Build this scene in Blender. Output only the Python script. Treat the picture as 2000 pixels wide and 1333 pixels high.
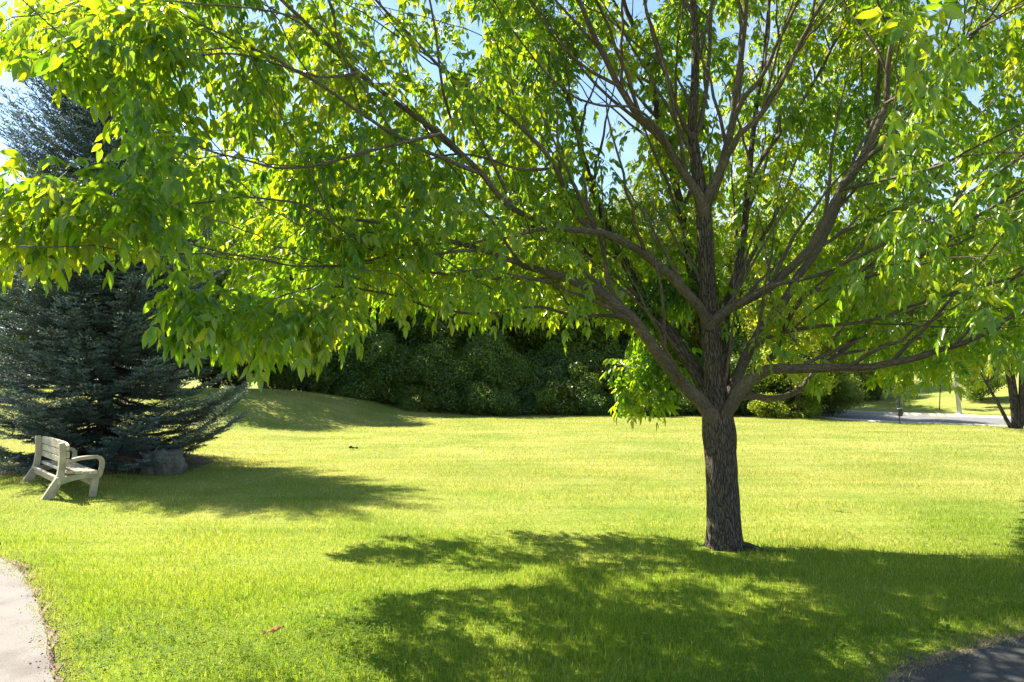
import bpy, bmesh, math, random
import numpy as np
from mathutils import Vector, Matrix, Euler, noise

for o in list(bpy.data.objects):
    bpy.data.objects.remove(o)
SC = bpy.context.scene
COL = SC.collection
R = math.radians
rng = np.random.default_rng(11)
random.seed(11)

# ------------------------------------------------------------------ camera
FPX = 1333.0                       # focal length in photo pixels (24 mm on 36 mm, 2000 px wide)
PITCH = math.atan((740 - 666.5) / FPX)
EYE = 1.6
cam_d = bpy.data.cameras.new("camera")
cam = bpy.data.objects.new("camera", cam_d)
COL.objects.link(cam)
cam_d.lens = 24.0
cam_d.sensor_width = 36.0
cam_d.clip_start = 0.05
cam_d.clip_end = 3000
cam.location = (0, 0, EYE)
cam.rotation_euler = (R(90) + PITCH, 0, 0)
cam_d.dof.use_dof = True
cam_d.dof.focus_distance = 7.5
cam_d.dof.aperture_fstop = 9.0
SC.camera = cam

# ------------------------------------------------------------------ light
SUN_EL = R(50)
SUN_H = Vector((-0.845, 0.535)).normalized()
TO_SUN = Vector((SUN_H.x * math.cos(SUN_EL), SUN_H.y * math.cos(SUN_EL), math.sin(SUN_EL)))
sun_d = bpy.data.lights.new("sun", 'SUN')
sun_d.energy = 5.0
sun_d.angle = R(0.53)
sun_d.color = (1.0, 0.91, 0.74)
sun = bpy.data.objects.new("sun", sun_d)
sun.rotation_euler = TO_SUN.to_track_quat('Z', 'Y').to_euler()
sun.location = (-20, 20, 30)
COL.objects.link(sun)

W = bpy.data.worlds.new("World")
SC.world = W
W.use_nodes = True
nt = W.node_tree
nt.nodes.clear()
wo = nt.nodes.new('ShaderNodeOutputWorld')
bg = nt.nodes.new('ShaderNodeBackground')
sky = nt.nodes.new('ShaderNodeTexSky')
sky.sky_type = 'NISHITA'
sky.sun_disc = False
sky.sun_elevation = SUN_EL
sky.sun_rotation = math.atan2(SUN_H.x, SUN_H.y)
sky.air_density = 1.0
sky.dust_density = 0.25
sky.ozone_density = 2.2
bg.inputs['Strength'].default_value = 0.085
tc = nt.nodes.new('ShaderNodeTexCoord')
mp = nt.nodes.new('ShaderNodeMapping')
mp.inputs['Scale'].default_value = (1.2, 1.2, 5.0)
nz = nt.nodes.new('ShaderNodeTexNoise')
nz.inputs['Scale'].default_value = 2.2
nz.inputs['Detail'].default_value = 7
nz.inputs['Roughness'].default_value = 0.6
cr = nt.nodes.new('ShaderNodeValToRGB')
cr.color_ramp.elements[0].position = 0.45
cr.color_ramp.elements[1].position = 0.72
cr.color_ramp.elements[1].color = (0.8, 0.8, 0.8, 1)
mx = nt.nodes.new('ShaderNodeMixRGB')
mx.inputs['Color2'].default_value = (3.2, 3.5, 3.9, 1)
nt.links.new(tc.outputs['Generated'], mp.inputs['Vector'])
nt.links.new(mp.outputs['Vector'], nz.inputs['Vector'])
nt.links.new(nz.outputs['Fac'], cr.inputs['Fac'])
nt.links.new(cr.outputs['Color'], mx.inputs['Fac'])
nt.links.new(sky.outputs['Color'], mx.inputs['Color1'])
nt.links.new(mx.outputs['Color'], bg.inputs['Color'])
nt.links.new(bg.outputs['Background'], wo.inputs['Surface'])

SC.view_settings.view_transform = 'Standard'
SC.view_settings.look = 'None'
SC.view_settings.exposure = 1.85
SC.view_settings.gamma = 1.0
SC.render.engine = 'CYCLES'
SC.cycles.max_bounces = 8
SC.cycles.diffuse_bounces = 4
SC.cycles.glossy_bounces = 2
SC.cycles.transmission_bounces = 6
SC.cycles.transparent_max_bounces = 4
SC.cycles.sample_clamp_indirect = 6.0
SC.cycles.caustics_reflective = False
SC.cycles.caustics_refractive = False

# ------------------------------------------------------------------ pixel <-> world
SP, CP = math.sin(PITCH), math.cos(PITCH)


def ray(px, py):
    cx = (px - 1000.0) / FPX
    cy = (666.5 - py) / FPX
    return np.array([cx, CP - cy * SP, SP + cy * CP])


def at(px, py, depth):
    r = ray(px, py)
    return np.array([0, 0, EYE]) + r * (depth / r[1])


def gnd(px, py, z=0.0):
    r = ray(px, py)
    return np.array([0, 0, EYE]) + r * ((z - EYE) / r[2])


def proj(P):
    P = np.atleast_2d(P)
    x, y, z = P[:, 0], P[:, 1], P[:, 2] - EYE
    f = y * CP + z * SP
    u = -y * SP + z * CP
    f = np.where(f > 0.05, f, 0.05)
    return 1000 + FPX * x / f, 666.5 - FPX * u / f


def in_poly(px, py, poly):
    px = np.asarray(px, float)
    py = np.asarray(py, float)
    inside = np.zeros(px.shape, bool)
    n = len(poly)
    j = n - 1
    for i in range(n):
        xi, yi = poly[i]
        xj, yj = poly[j]
        c = ((yi > py) != (yj > py)) & (px < (xj - xi) * (py - yi) / (yj - yi + 1e-12) + xi)
        inside ^= c
        j = i
    return inside


def sstep(a, b, x):
    t = np.clip((x - a) / (b - a), 0, 1)
    return t * t * (3 - 2 * t)


# ------------------------------------------------------------------ terrain
def th(x, y):
    x = np.asarray(x, float)
    y = np.asarray(y, float)
    h = 0.015 * np.sin(x * 0.9 + 1.3) * np.sin(y * 0.6) * sstep(4, 8, y)
    h = h + 0.10 * sstep(-5.2, -6.9, x) * sstep(4, 8, y)
    # berm at the back left
    rx, ry = x + 8.1, y - 19.4
    s = rx * -0.865 + ry * 0.51
    t = rx * 0.51 + ry * 0.865
    wob = 0.35 * np.sin(t * 0.55)
    top = 1.10 - 0.90 * sstep(4.5, 17.0, t)
    h = h + top * sstep(-0.6, 5.2, s + wob) * sstep(-14, -6, t)
    # bank beyond the road
    s2 = (x - 15.2) * 0.863 + (y - 32.8) * 0.505
    h = h + 0.10 * sstep(0.0, 0.35, s2) + 5.0 * sstep(0.6, 30.0, s2)
    return h


# ------------------------------------------------------------------ mesh helpers
def mesh_np(name, V, polys, mat=None, attrs=None, vattrs=None, smooth=True):
    me = bpy.data.meshes.new(name)
    V = np.ascontiguousarray(V, dtype=np.float32)
    me.vertices.add(len(V))
    me.vertices.foreach_set('co', V.ravel())
    loops = np.concatenate([np.asarray(p, np.int32).ravel() for p in polys if len(p)])
    tot = np.concatenate([np.full(len(p), np.asarray(p).shape[1], np.int32) for p in polys if len(p)])
    start = np.concatenate([[0], np.cumsum(tot)[:-1]]).astype(np.int32)
    me.loops.add(len(loops))
    me.loops.foreach_set('vertex_index', loops)
    me.polygons.add(len(tot))
    me.polygons.foreach_set('loop_start', start)
    me.polygons.foreach_set('loop_total', tot)
    if smooth:
        me.polygons.foreach_set('use_smooth', np.ones(len(tot), bool))
    for k, a in (attrs or {}).items():
        at_ = me.attributes.new(k, 'FLOAT', 'POINT')
        at_.data.foreach_set('value', np.ascontiguousarray(a, np.float32))
    for k, a in (vattrs or {}).items():
        at_ = me.attributes.new(k, 'FLOAT_VECTOR', 'POINT')
        at_.data.foreach_set('vector', np.ascontiguousarray(a, np.float32).ravel())
    if mat:
        me.materials.append(mat)
    me.update(calc_edges=True)
    me.validate()
    return me


def link(name, me, parent=None, loc=None):
    o = bpy.data.objects.new(name, me)
    COL.objects.link(o)
    if parent is not None:
        o.parent = parent
    if loc is not None:
        o.location = loc
    return o


def tag(o, label=None, cat=None, group=None, kind=None):
    if label:
        o['label'] = label
    if cat:
        o['category'] = cat
    if group:
        o['group'] = group
    if kind:
        o['kind'] = kind
    return o


def thing(name, loc, label, cat, group=None, rotz=0.0):
    o = bpy.data.objects.new(name, None)
    o.empty_display_size = 0.2
    COL.objects.link(o)
    o.location = loc
    o.rotation_euler = (0, 0, rotz)
    return tag(o, label, cat, group)


def copy_tree(o, loc, rotz, scale, label, group=None):
    c = o.copy()
    COL.objects.link(c)
    c.location = loc
    c.rotation_euler = (0, 0, rotz)
    c.scale = scale if hasattr(scale, '__len__') else (scale,) * 3
    c['label'] = label
    if group:
        c['group'] = group
    for ch in [q for q in bpy.data.objects if q.parent == o]:
        d = ch.copy()
        COL.objects.link(d)
        d.parent = c
    return c


def from_bm(name, bm, mat, parent=None, smooth=False, loc=None):
    bmesh.ops.recalc_face_normals(bm, faces=bm.faces)
    me = bpy.data.meshes.new(name)
    bm.to_mesh(me)
    bm.free()
    if smooth:
        me.polygons.foreach_set('use_smooth', np.ones(len(me.polygons), bool))
    me.materials.append(mat)
    return link(name, me, parent, loc)


def catmull(P, n):
    P = np.asarray(P, float)
    Q = np.vstack([2 * P[0] - P[1], P, 2 * P[-1] - P[-2]])
    out = []
    m = len(P) - 1
    for i in range(m):
        p0, p1, p2, p3 = Q[i], Q[i + 1], Q[i + 2], Q[i + 3]
        for t in np.linspace(0, 1, n, endpoint=False):
            out.append(0.5 * ((2 * p1) + (-p0 + p2) * t + (2 * p0 - 5 * p1 + 4 * p2 - p3) * t * t + (-p0 + 3 * p1 - 3 * p2 + p3) * t ** 3))
    out.append(P[-1])
    return np.array(out)


class Tubes:
    def __init__(self):
        self.V, self.Q, self.T, self.B = [], [], [], []
        self.n = 0

    def add(self, pts, rad, seg=8, noise_amp=0.0, ridge=None):
        pts = np.asarray(pts, float)
        rad = np.asarray(rad, float)
        n = len(pts)
        tan = np.gradient(pts, axis=0)
        tan /= np.linalg.norm(tan, axis=1, keepdims=True) + 1e-9
        up = np.array([0.31, 0.9, 0.17])
        if abs(tan[0] @ up) > 0.95:
            up = np.array([1.0, 0, 0])
        a = up - tan[0] * (up @ tan[0])
        a /= np.linalg.norm(a)
        L = np.concatenate([[0], np.cumsum(np.linalg.norm(np.diff(pts, axis=0), axis=1))])
        ang = np.linspace(0, 2 * np.pi, seg, endpoint=False)
        off = rng.uniform(0, 50)
        for i in range(n):
            a = a - tan[i] * (a @ tan[i])
            a /= np.linalg.norm(a) + 1e-9
            b = np.cross(tan[i], a)
            rr = np.full(seg, rad[i])
            if noise_amp:
                rr = rr * (1 + noise_amp * (np.sin(3 * ang + off + L[i] * 2.1) * 0.5 + np.sin(5 * ang - L[i] * 3.7 + off) * 0.35 + np.sin(2 * ang + L[i] * 5 + off) * .4))
            if ridge is not None:
                rr = rr * ridge(ang, L[i])
            ring = pts[i] + np.outer(np.cos(ang) * rr, a) + np.outer(np.sin(ang) * rr, b)
            self.V.append(ring)
            self.B.append(np.stack([np.cos(ang) * rad[i] + off, np.sin(ang) * rad[i], np.full(seg, L[i])], 1))
        idx = np.arange(seg)
        for i in range(n - 1):
            b0 = self.n + i * seg
            self.Q.append(np.stack([b0 + idx, b0 + (idx + 1) % seg, b0 + seg + (idx + 1) % seg, b0 + seg + idx], 1))
        self.V.append(pts[-1:] + tan[-1:] * rad[-1])
        self.B.append(np.array([[off, 0, L[-1]]]))
        e = self.n + n * seg
        b0 = self.n + (n - 1) * seg
        self.T.append(np.stack([b0 + idx, b0 + (idx + 1) % seg, np.full(seg, e)], 1))
        self.n = e + 1

    def mesh(self, name, mat):
        return mesh_np(name, np.vstack(self.V), [np.vstack(self.Q), np.vstack(self.T)], mat, vattrs={'bark': np.vstack(self.B)})


# ------------------------------------------------------------------ materials
def new_mat(name):
    m = bpy.data.materials.new(name)
    m.use_nodes = True
    m.node_tree.nodes.clear()
    return m, m.node_tree


def N(t, kind, **kw):
    n = t.nodes.new(kind)
    for k, v in kw.items():
        if k in n.inputs:
            n.inputs[k].default_value = v
        else:
            setattr(n, k, v)
    return n


def ramp(t, fac, stops):
    n = t.nodes.new('ShaderNodeValToRGB')
    el = n.color_ramp.elements
    while len(el) < len(stops):
        el.new(0.5)
    for e, (p, c) in zip(el, stops):
        e.position = p
        e.color = (*c, 1) if len(c) == 3 else c
    t.links.new(fac, n.inputs['Fac'])
    return n.outputs['Color']


def mix(t, fac, a, b, mode='MIX'):
    n = t.nodes.new('ShaderNodeMixRGB')
    n.blend_type = mode
    for sock, v in ((n.inputs['Fac'], fac), (n.inputs['Color1'], a), (n.inputs['Color2'], b)):
        if hasattr(v, 'is_linked') or hasattr(v, 'links'):
            t.links.new(v, sock)
        else:
            sock.default_value = v if not hasattr(v, '__len__') else (*v, 1)[:4]
    return n.outputs['Color']


def leaf_mat(name, stops, tr_stops, tmix, rough=0.45, spec=0.4, attr='rnd', vary=False):
    """thin leaves: reflected colour and transmitted colour from a per-leaf random value"""
    m, t = new_mat(name)
    out = N(t, 'ShaderNodeOutputMaterial')
    a = N(t, 'ShaderNodeAttribute', attribute_name=attr)
    c1 = ramp(t, a.outputs['Fac'], stops)
    c2 = ramp(t, a.outputs['Fac'], tr_stops)
    if vary:
        oi = N(t, 'ShaderNodeObjectInfo')
        k = ramp(t, oi.outputs['Random'], [(0, (0.7, 0.78, 0.9)), (0.35, (1.25, 1.1, 0.8)), (0.7, (0.9, 1.0, 1.2)), (1, (1.5, 1.3, 1.1))])
        c1 = mix(t, 1.0, c1, k, 'MULTIPLY')
        c2 = mix(t, 1.0, c2, k, 'MULTIPLY')
    p = N(t, 'ShaderNodeBsdfPrincipled', Roughness=rough)
    p.inputs['Specular IOR Level'].default_value = spec
    t.links.new(c1, p.inputs['Base Color'])
    tr = N(t, 'ShaderNodeBsdfTranslucent')
    t.links.new(c2, tr.inputs['Color'])
    ms = N(t, 'ShaderNodeMixShader', Fac=tmix)
    t.links.new(p.outputs[0], ms.inputs[1])
    t.links.new(tr.outputs[0], ms.inputs[2])
    t.links.new(ms.outputs[0], out.inputs['Surface'])
    return m


M_ASH = leaf_mat('ash_leaf', [(0, (0.03, 0.08, 0.012)), (0.5, (0.05, 0.12, 0.015)), (1, (0.09, 0.165, 0.02))],
                 [(0, (0.20, 0.42, 0.008)), (0.45, (0.37, 0.58, 0.011)), (1, (0.78, 0.77, 0.02))], 0.52, 0.31, 0.6)
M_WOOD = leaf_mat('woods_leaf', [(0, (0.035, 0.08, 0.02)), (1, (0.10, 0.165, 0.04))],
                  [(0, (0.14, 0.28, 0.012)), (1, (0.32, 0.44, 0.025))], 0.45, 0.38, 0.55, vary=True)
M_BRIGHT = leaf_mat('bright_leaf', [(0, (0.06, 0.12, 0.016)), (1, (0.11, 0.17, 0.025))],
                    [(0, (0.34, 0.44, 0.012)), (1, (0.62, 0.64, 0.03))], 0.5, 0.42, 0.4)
M_PALE = leaf_mat('pale_leaf', [(0, (0.13, 0.18, 0.08)), (1, (0.22, 0.27, 0.13))],
                  [(0, (0.20, 0.30, 0.06)), (1, (0.32, 0.40, 0.10))], 0.45, 0.5, 0.3)
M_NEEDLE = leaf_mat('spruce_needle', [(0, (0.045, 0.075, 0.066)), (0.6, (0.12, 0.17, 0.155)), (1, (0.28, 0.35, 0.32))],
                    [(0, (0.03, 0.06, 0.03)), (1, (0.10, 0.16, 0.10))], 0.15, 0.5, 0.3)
M_CLOVER = leaf_mat('clover_leaf', [(0, (0.07, 0.14, 0.018)), (1, (0.14, 0.21, 0.028))],
                    [(0, (0.26, 0.42, 0.02)), (1, (0.42, 0.55, 0.03))], 0.45, 0.6, 0.15)


def bark_mat(name, c_dark, c_mid, c_light, sc=(58, 58, 8.0), dist=0.014):
    m, t = new_mat(name)
    out = N(t, 'ShaderNodeOutputMaterial')
    a = N(t, 'ShaderNodeAttribute', attribute_name='bark')
    nz0 = N(t, 'ShaderNodeTexNoise', Scale=5.0, Detail=3.0)
    t.links.new(a.outputs['Vector'], nz0.inputs['Vector'])
    add = N(t, 'ShaderNodeMixRGB', blend_type='ADD')
    add.inputs['Fac'].default_value = 0.06
    t.links.new(a.outputs['Vector'], add.inputs['Color1'])
    t.links.new(nz0.outputs['Color'], add.inputs['Color2'])
    mp = N(t, 'ShaderNodeMapping')
    mp.inputs['Scale'].default_value = sc
    t.links.new(add.outputs['Color'], mp.inputs['Vector'])
    vo = N(t, 'ShaderNodeTexVoronoi', feature='DISTANCE_TO_EDGE', Scale=1.0)
    t.links.new(mp.outputs['Vector'], vo.inputs['Vector'])
    nz1 = N(t, 'ShaderNodeTexNoise', Scale=1.6, Detail=6.0, Roughness=0.7)
    t.links.new(mp.outputs['Vector'], nz1.inputs['Vector'])
    nz2 = N(t, 'ShaderNodeTexNoise', Scale=3.5, Detail=4.0)
    t.links.new(a.outputs['Vector'], nz2.inputs['Vector'])
    furrow = ramp(t, vo.outputs['Distance'], [(0.0, (0, 0, 0)), (0.06, (0.45, 0.45, 0.45)), (0.2, (1, 1, 1))])
    base = ramp(t, nz1.outputs['Fac'], [(0.3, c_mid), (0.7, c_light)])
    col = mix(t, furrow, c_dark, base)
    blot = ramp(t, nz2.outputs['Fac'], [(0.35, (0.75, 0.75, 0.75)), (0.65, (1.15, 1.12, 1.08))])
    col = mix(t, 1.0, col, blot, 'MULTIPLY')
    p = N(t, 'ShaderNodeBsdfPrincipled', Roughness=0.85)
    p.inputs['Specular IOR Level'].default_value = 0.25
    t.links.new(col, p.inputs['Base Color'])
    hsum = N(t, 'ShaderNodeMixRGB', blend_type='ADD')
    hsum.inputs['Fac'].default_value = 0.5
    t.links.new(furrow, hsum.inputs['Color1'])
    t.links.new(nz1.outputs['Fac'], hsum.inputs['Color2'])
    bp = N(t, 'ShaderNodeBump', Strength=0.9, Distance=dist)
    t.links.new(hsum.outputs['Color'], bp.inputs['Height'])
    t.links.new(bp.outputs['Normal'], p.inputs['Normal'])
    t.links.new(p.outputs[0], out.inputs['Surface'])
    return m


M_BARK = bark_mat('ash_bark', (0.03, 0.022, 0.017), (0.09, 0.07, 0.054), (0.18, 0.145, 0.118))
M_LIMB = bark_mat('limb_bark', (0.075, 0.058, 0.045), (0.115, 0.09, 0.07), (0.19, 0.152, 0.122), sc=(75, 75, 14), dist=0.004)
M_TWIG = bark_mat('twig_bark', (0.07, 0.055, 0.04), (0.12, 0.10, 0.075), (0.2, 0.17, 0.14), sc=(60, 60, 30), dist=0.002)
M_DARKBARK = bark_mat('woods_bark', (0.02, 0.016, 0.013), (0.06, 0.048, 0.04), (0.11, 0.09, 0.075), sc=(18, 18, 4))


def surf_mat(name, stops, scale, rough=0.9, bump=0.0, bscale=None, spec=0.3, detail=6.0, coords='Object', stretch=(1, 1, 1), stops2=None, scale2=0.6):
    m, t = new_mat(name)
    out = N(t, 'ShaderNodeOutputMaterial')
    tc = N(t, 'ShaderNodeTexCoord')
    mp = N(t, 'ShaderNodeMapping')
    mp.inputs['Scale'].default_value = stretch
    t.links.new(tc.outputs[coords], mp.inputs['Vector'])
    nz = N(t, 'ShaderNodeTexNoise', Scale=scale, Detail=detail, Roughness=0.65)
    t.links.new(mp.outputs['Vector'], nz.inputs['Vector'])
    col = ramp(t, nz.outputs['Fac'], stops)
    if stops2:
        nz3 = N(t, 'ShaderNodeTexNoise', Scale=scale2, Detail=4.0)
        t.links.new(mp.outputs['Vector'], nz3.inputs['Vector'])
        col = mix(t, 1.0, col, ramp(t, nz3.outputs['Fac'], stops2), 'MULTIPLY')
    p = N(t, 'ShaderNodeBsdfPrincipled', Roughness=rough)
    p.inputs['Specular IOR Level'].default_value = spec
    t.links.new(col, p.inputs['Base Color'])
    if bump:
        nb = N(t, 'ShaderNodeTexNoise', Scale=bscale or scale * 3, Detail=5.0, Roughness=0.7)
        t.links.new(mp.outputs['Vector'], nb.inputs['Vector'])
        bp = N(t, 'ShaderNodeBump', Strength=0.8, Distance=bump)
        t.links.new(nb.outputs['Fac'], bp.inputs['Height'])
        t.links.new(bp.outputs['Normal'], p.inputs['Normal'])
    t.links.new(p.outputs[0], out.inputs['Surface'])
    return m


M_PATH_LIT = surf_mat('lit_asphalt', [(0.3, (0.14, 0.131, 0.129)), (0.7, (0.22, 0.205, 0.20))], 90, 0.9, 0.004, 160,
                  stops2=[(0.3, (0.72, 0.69, 0.66)), (0.5, (1.0, 0.99, 0.98)), (0.75, (1.12, 1.10, 1.08))], scale2=3.2)  # sunlit copy of the path tarmac, sun brightness painted into the base colour
M_PATH_SHADE = surf_mat('shaded_asphalt', [(0.3, (0.030, 0.030, 0.032)), (0.62, (0.060, 0.060, 0.064)), (0.78, (0.14, 0.14, 0.14))], 120, 0.85, 0.006, 170)  # shaded copy of the same path tarmac, shade painted in as darker colour
M_ROAD = surf_mat('road_asphalt', [(0.3, (0.11, 0.11, 0.118)), (0.7, (0.17, 0.17, 0.18))], 3.0, 0.9)
M_DIRT = surf_mat('dirt', [(0.3, (0.11, 0.085, 0.06)), (0.5, (0.19, 0.15, 0.11)), (0.75, (0.30, 0.25, 0.19))], 35, 0.95, 0.01, 60)
M_CONC = surf_mat('kerb_concrete', [(0.3, (0.32, 0.31, 0.29)), (0.7, (0.46, 0.44, 0.42))], 6, 0.9, 0.003, 30)
M_BENCH = surf_mat('bench_plastic_wood', [(0.3, (0.46, 0.39, 0.285)), (0.7, (0.58, 0.50, 0.375))], 7, 0.6, 0.0015, 60, spec=0.4, stretch=(0.4, 3, 3),
                   stops2=[(0.3, (0.70, 0.69, 0.66)), (0.6, (1.05, 1.05, 1.04))], scale2=5)
M_BENCHF = surf_mat('bench_frame_plastic', [(0.3, (0.37, 0.32, 0.24)), (0.7, (0.48, 0.415, 0.315))], 6, 0.6, 0.0012, 50, spec=0.4,
                    stops2=[(0.3, (0.70, 0.70, 0.68)), (0.6, (1.06, 1.05, 1.04))], scale2=6)
M_ROCK = surf_mat('grey_rock', [(0.25, (0.05, 0.046, 0.042)), (0.5, (0.13, 0.12, 0.112)), (0.75, (0.22, 0.205, 0.195))], 5, 0.9, 0.05, 9, stretch=(1.6, 1.6, 0.7))
M_ROCK2 = surf_mat('red_rock', [(0.25, (0.045, 0.032, 0.025)), (0.5, (0.11, 0.075, 0.056)), (0.75, (0.17, 0.12, 0.095))], 5, 0.9, 0.05, 9, stretch=(0.8, 0.8, 1.6))
M_BLACK = surf_mat('black_metal', [(0.3, (0.012, 0.014, 0.016)), (0.7, (0.028, 0.03, 0.034))], 8, 0.45, spec=0.5)
M_GREYP = surf_mat('grey_panel', [(0.3, (0.04, 0.045, 0.06)), (0.7, (0.07, 0.075, 0.09))], 8, 0.4, spec=0.5)
M_WHITE = surf_mat('white_paint', [(0.3, (0.62, 0.64, 0.66)), (0.7, (0.76, 0.77, 0.78))], 5, 0.5)
M_GALV = surf_mat('galvanised', [(0.3, (0.50, 0.53, 0.57)), (0.7, (0.66, 0.68, 0.71))], 3, 0.45, spec=0.5)
M_DRY = surf_mat('dry_leaf', [(0.3, (0.30, 0.18, 0.09)), (0.7, (0.46, 0.31, 0.18))], 60, 0.8, 0.002, 120)
M_DEBRIS = surf_mat('dark_plastic', [(0.3, (0.02, 0.02, 0.015)), (0.7, (0.06, 0.055, 0.03))], 20, 0.5)


def lawn_nodes(t, pos):
    """large patches shared by the soil and the blades: yellower and greener areas, mowing streaks"""
    n1 = N(t, 'ShaderNodeTexNoise', Scale=0.45, Detail=5.0, Roughness=0.6)
    t.links.new(pos, n1.inputs['Vector'])
    mp = N(t, 'ShaderNodeMapping')
    mp.inputs['Scale'].default_value = (0.24, 3.0, 0.2)
    mp.inputs['Rotation'].default_value = (0, 0, R(-9))
    t.links.new(pos, mp.inputs['Vector'])
    n2 = N(t, 'ShaderNodeTexNoise', Scale=1.0, Detail=4.0, Roughness=0.65)
    t.links.new(mp.outputs['Vector'], n2.inputs['Vector'])
    sx = N(t, 'ShaderNodeSeparateXYZ')
    t.links.new(pos, sx.inputs['Vector'])
    ad_ = N(t, 'ShaderNodeMath', operation='MULTIPLY_ADD')
    t.links.new(n1.outputs['Fac'], ad_.inputs[0])
    ad_.inputs[1].default_value = 5.0
    t.links.new(sx.outputs['Y'], ad_.inputs[2])
    mr = N(t, 'ShaderNodeMapRange')
    mr.inputs['From Min'].default_value = 7.5
    mr.inputs['From Max'].default_value = 14.0
    t.links.new(ad_.outputs[0], mr.inputs['Value'])
    # the turf close to the path is lusher, the open lawn further off drier and yellower
    lush = ramp(t, mr.outputs['Result'], [(0, (0.94, 1.02, 0.72)), (1, (1.16, 1.05, 1.35))])
    return n1.outputs['Fac'], n2.outputs['Fac'], lush


m, t = new_mat('lawn_ground')
out = N(t, 'ShaderNodeOutputMaterial')
geo = N(t, 'ShaderNodeNewGeometry')
f1, f2, fl = lawn_nodes(t, geo.outputs['Position'])
n3 = N(t, 'ShaderNodeTexNoise', Scale=22.0, Detail=6.0, Roughness=0.75)
t.links.new(geo.outputs['Position'], n3.inputs['Vector'])
c = ramp(t, f1, [(0.35, (0.14, 0.19, 0.03)), (0.65, (0.235, 0.255, 0.06))])
c = mix(t, 1.0, c, ramp(t, f2, [(0.3, (0.82, 0.86, 0.75)), (0.7, (1.18, 1.12, 1.2))]), 'MULTIPLY')
c = mix(t, 1.0, c, ramp(t, n3.outputs['Fac'], [(0.3, (0.55, 0.6, 0.5)), (0.7, (1.3, 1.3, 1.3))]), 'MULTIPLY')
c = mix(t, 1.0, c, fl, 'MULTIPLY')
p = N(t, 'ShaderNodeBsdfPrincipled', Roughness=0.95)
p.inputs['Specular IOR Level'].default_value = 0.1
t.links.new(c, p.inputs['Base Color'])
bp = N(t, 'ShaderNodeBump', Strength=0.7, Distance=0.03)
t.links.new(n3.outputs['Fac'], bp.inputs['Height'])
t.links.new(bp.outputs['Normal'], p.inputs['Normal'])
t.links.new(p.outputs[0], out.inputs['Surface'])
M_LAWN = m

m, t = new_mat('grass_blade')
out = N(t, 'ShaderNodeOutputMaterial')
geo = N(t, 'ShaderNodeNewGeometry')
f1, f2, fl = lawn_nodes(t, geo.outputs['Position'])
ar = N(t, 'ShaderNodeAttribute', attribute_name='rnd')
ad = N(t, 'ShaderNodeAttribute', attribute_name='dry')
c = ramp(t, ar.outputs['Fac'], [(0.0, (0.095, 0.16, 0.018)), (0.45, (0.19, 0.245, 0.034)), (0.85, (0.28, 0.305, 0.065)), (1.0, (0.42, 0.38, 0.21))])
c = mix(t, 1.0, c, ramp(t, f1, [(0.35, (0.90, 0.96, 0.82)), (0.65, (1.14, 1.05, 1.18))]), 'MULTIPLY')
c = mix(t, 1.0, c, ramp(t, f2, [(0.32, (0.80, 0.87, 0.72)), (0.68, (1.18, 1.11, 1.25))]), 'MULTIPLY')
c = mix(t, 1.0, c, fl, 'MULTIPLY')
c = mix(t, ad.outputs['Fac'], c, (0.36, 0.29, 0.16))
ct = mix(t, 1.0, c, (2.1, 2.1, 0.9), 'MULTIPLY')
p = N(t, 'ShaderNodeBsdfPrincipled', Roughness=0.5)
p.inputs['Specular IOR Level'].default_value = 0.35
t.links.new(c, p.inputs['Base Color'])
tr = N(t, 'ShaderNodeBsdfTranslucent')
t.links.new(ct, tr.inputs['Color'])
ms = N(t, 'ShaderNodeMixShader', Fac=0.45)
t.links.new(p.outputs[0], ms.inputs[1])
t.links.new(tr.outputs[0], ms.inputs[2])
t.links.new(ms.outputs[0], out.inputs['Surface'])
M_GRASS = m

# ------------------------------------------------------------------ lawn sheet
u = np.linspace(-1, 1, 421)
gx = 34 * u + 8 * u ** 3 + 700 * u ** 9
v = np.linspace(0, 1, 361)
gy = -14 + 70 * v + 780 * v ** 9
GX, GY = np.meshgrid(gx, gy)
GZ = th(GX, GY)
V = np.stack([GX.ravel(), GY.ravel(), GZ.ravel()], 1)
nx, ny = len(gx), len(gy)
I = np.arange(nx * ny).reshape(ny, nx)
Q = np.stack([I[:-1, :-1].ravel(), I[:-1, 1:].ravel(), I[1:, 1:].ravel(), I[1:, :-1].ravel()], 1)
tag(link('lawn', mesh_np('lawn', V, [Q], M_LAWN)), 'mown green lawn running back to the woods', 'lawn', kind='structure')


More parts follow.
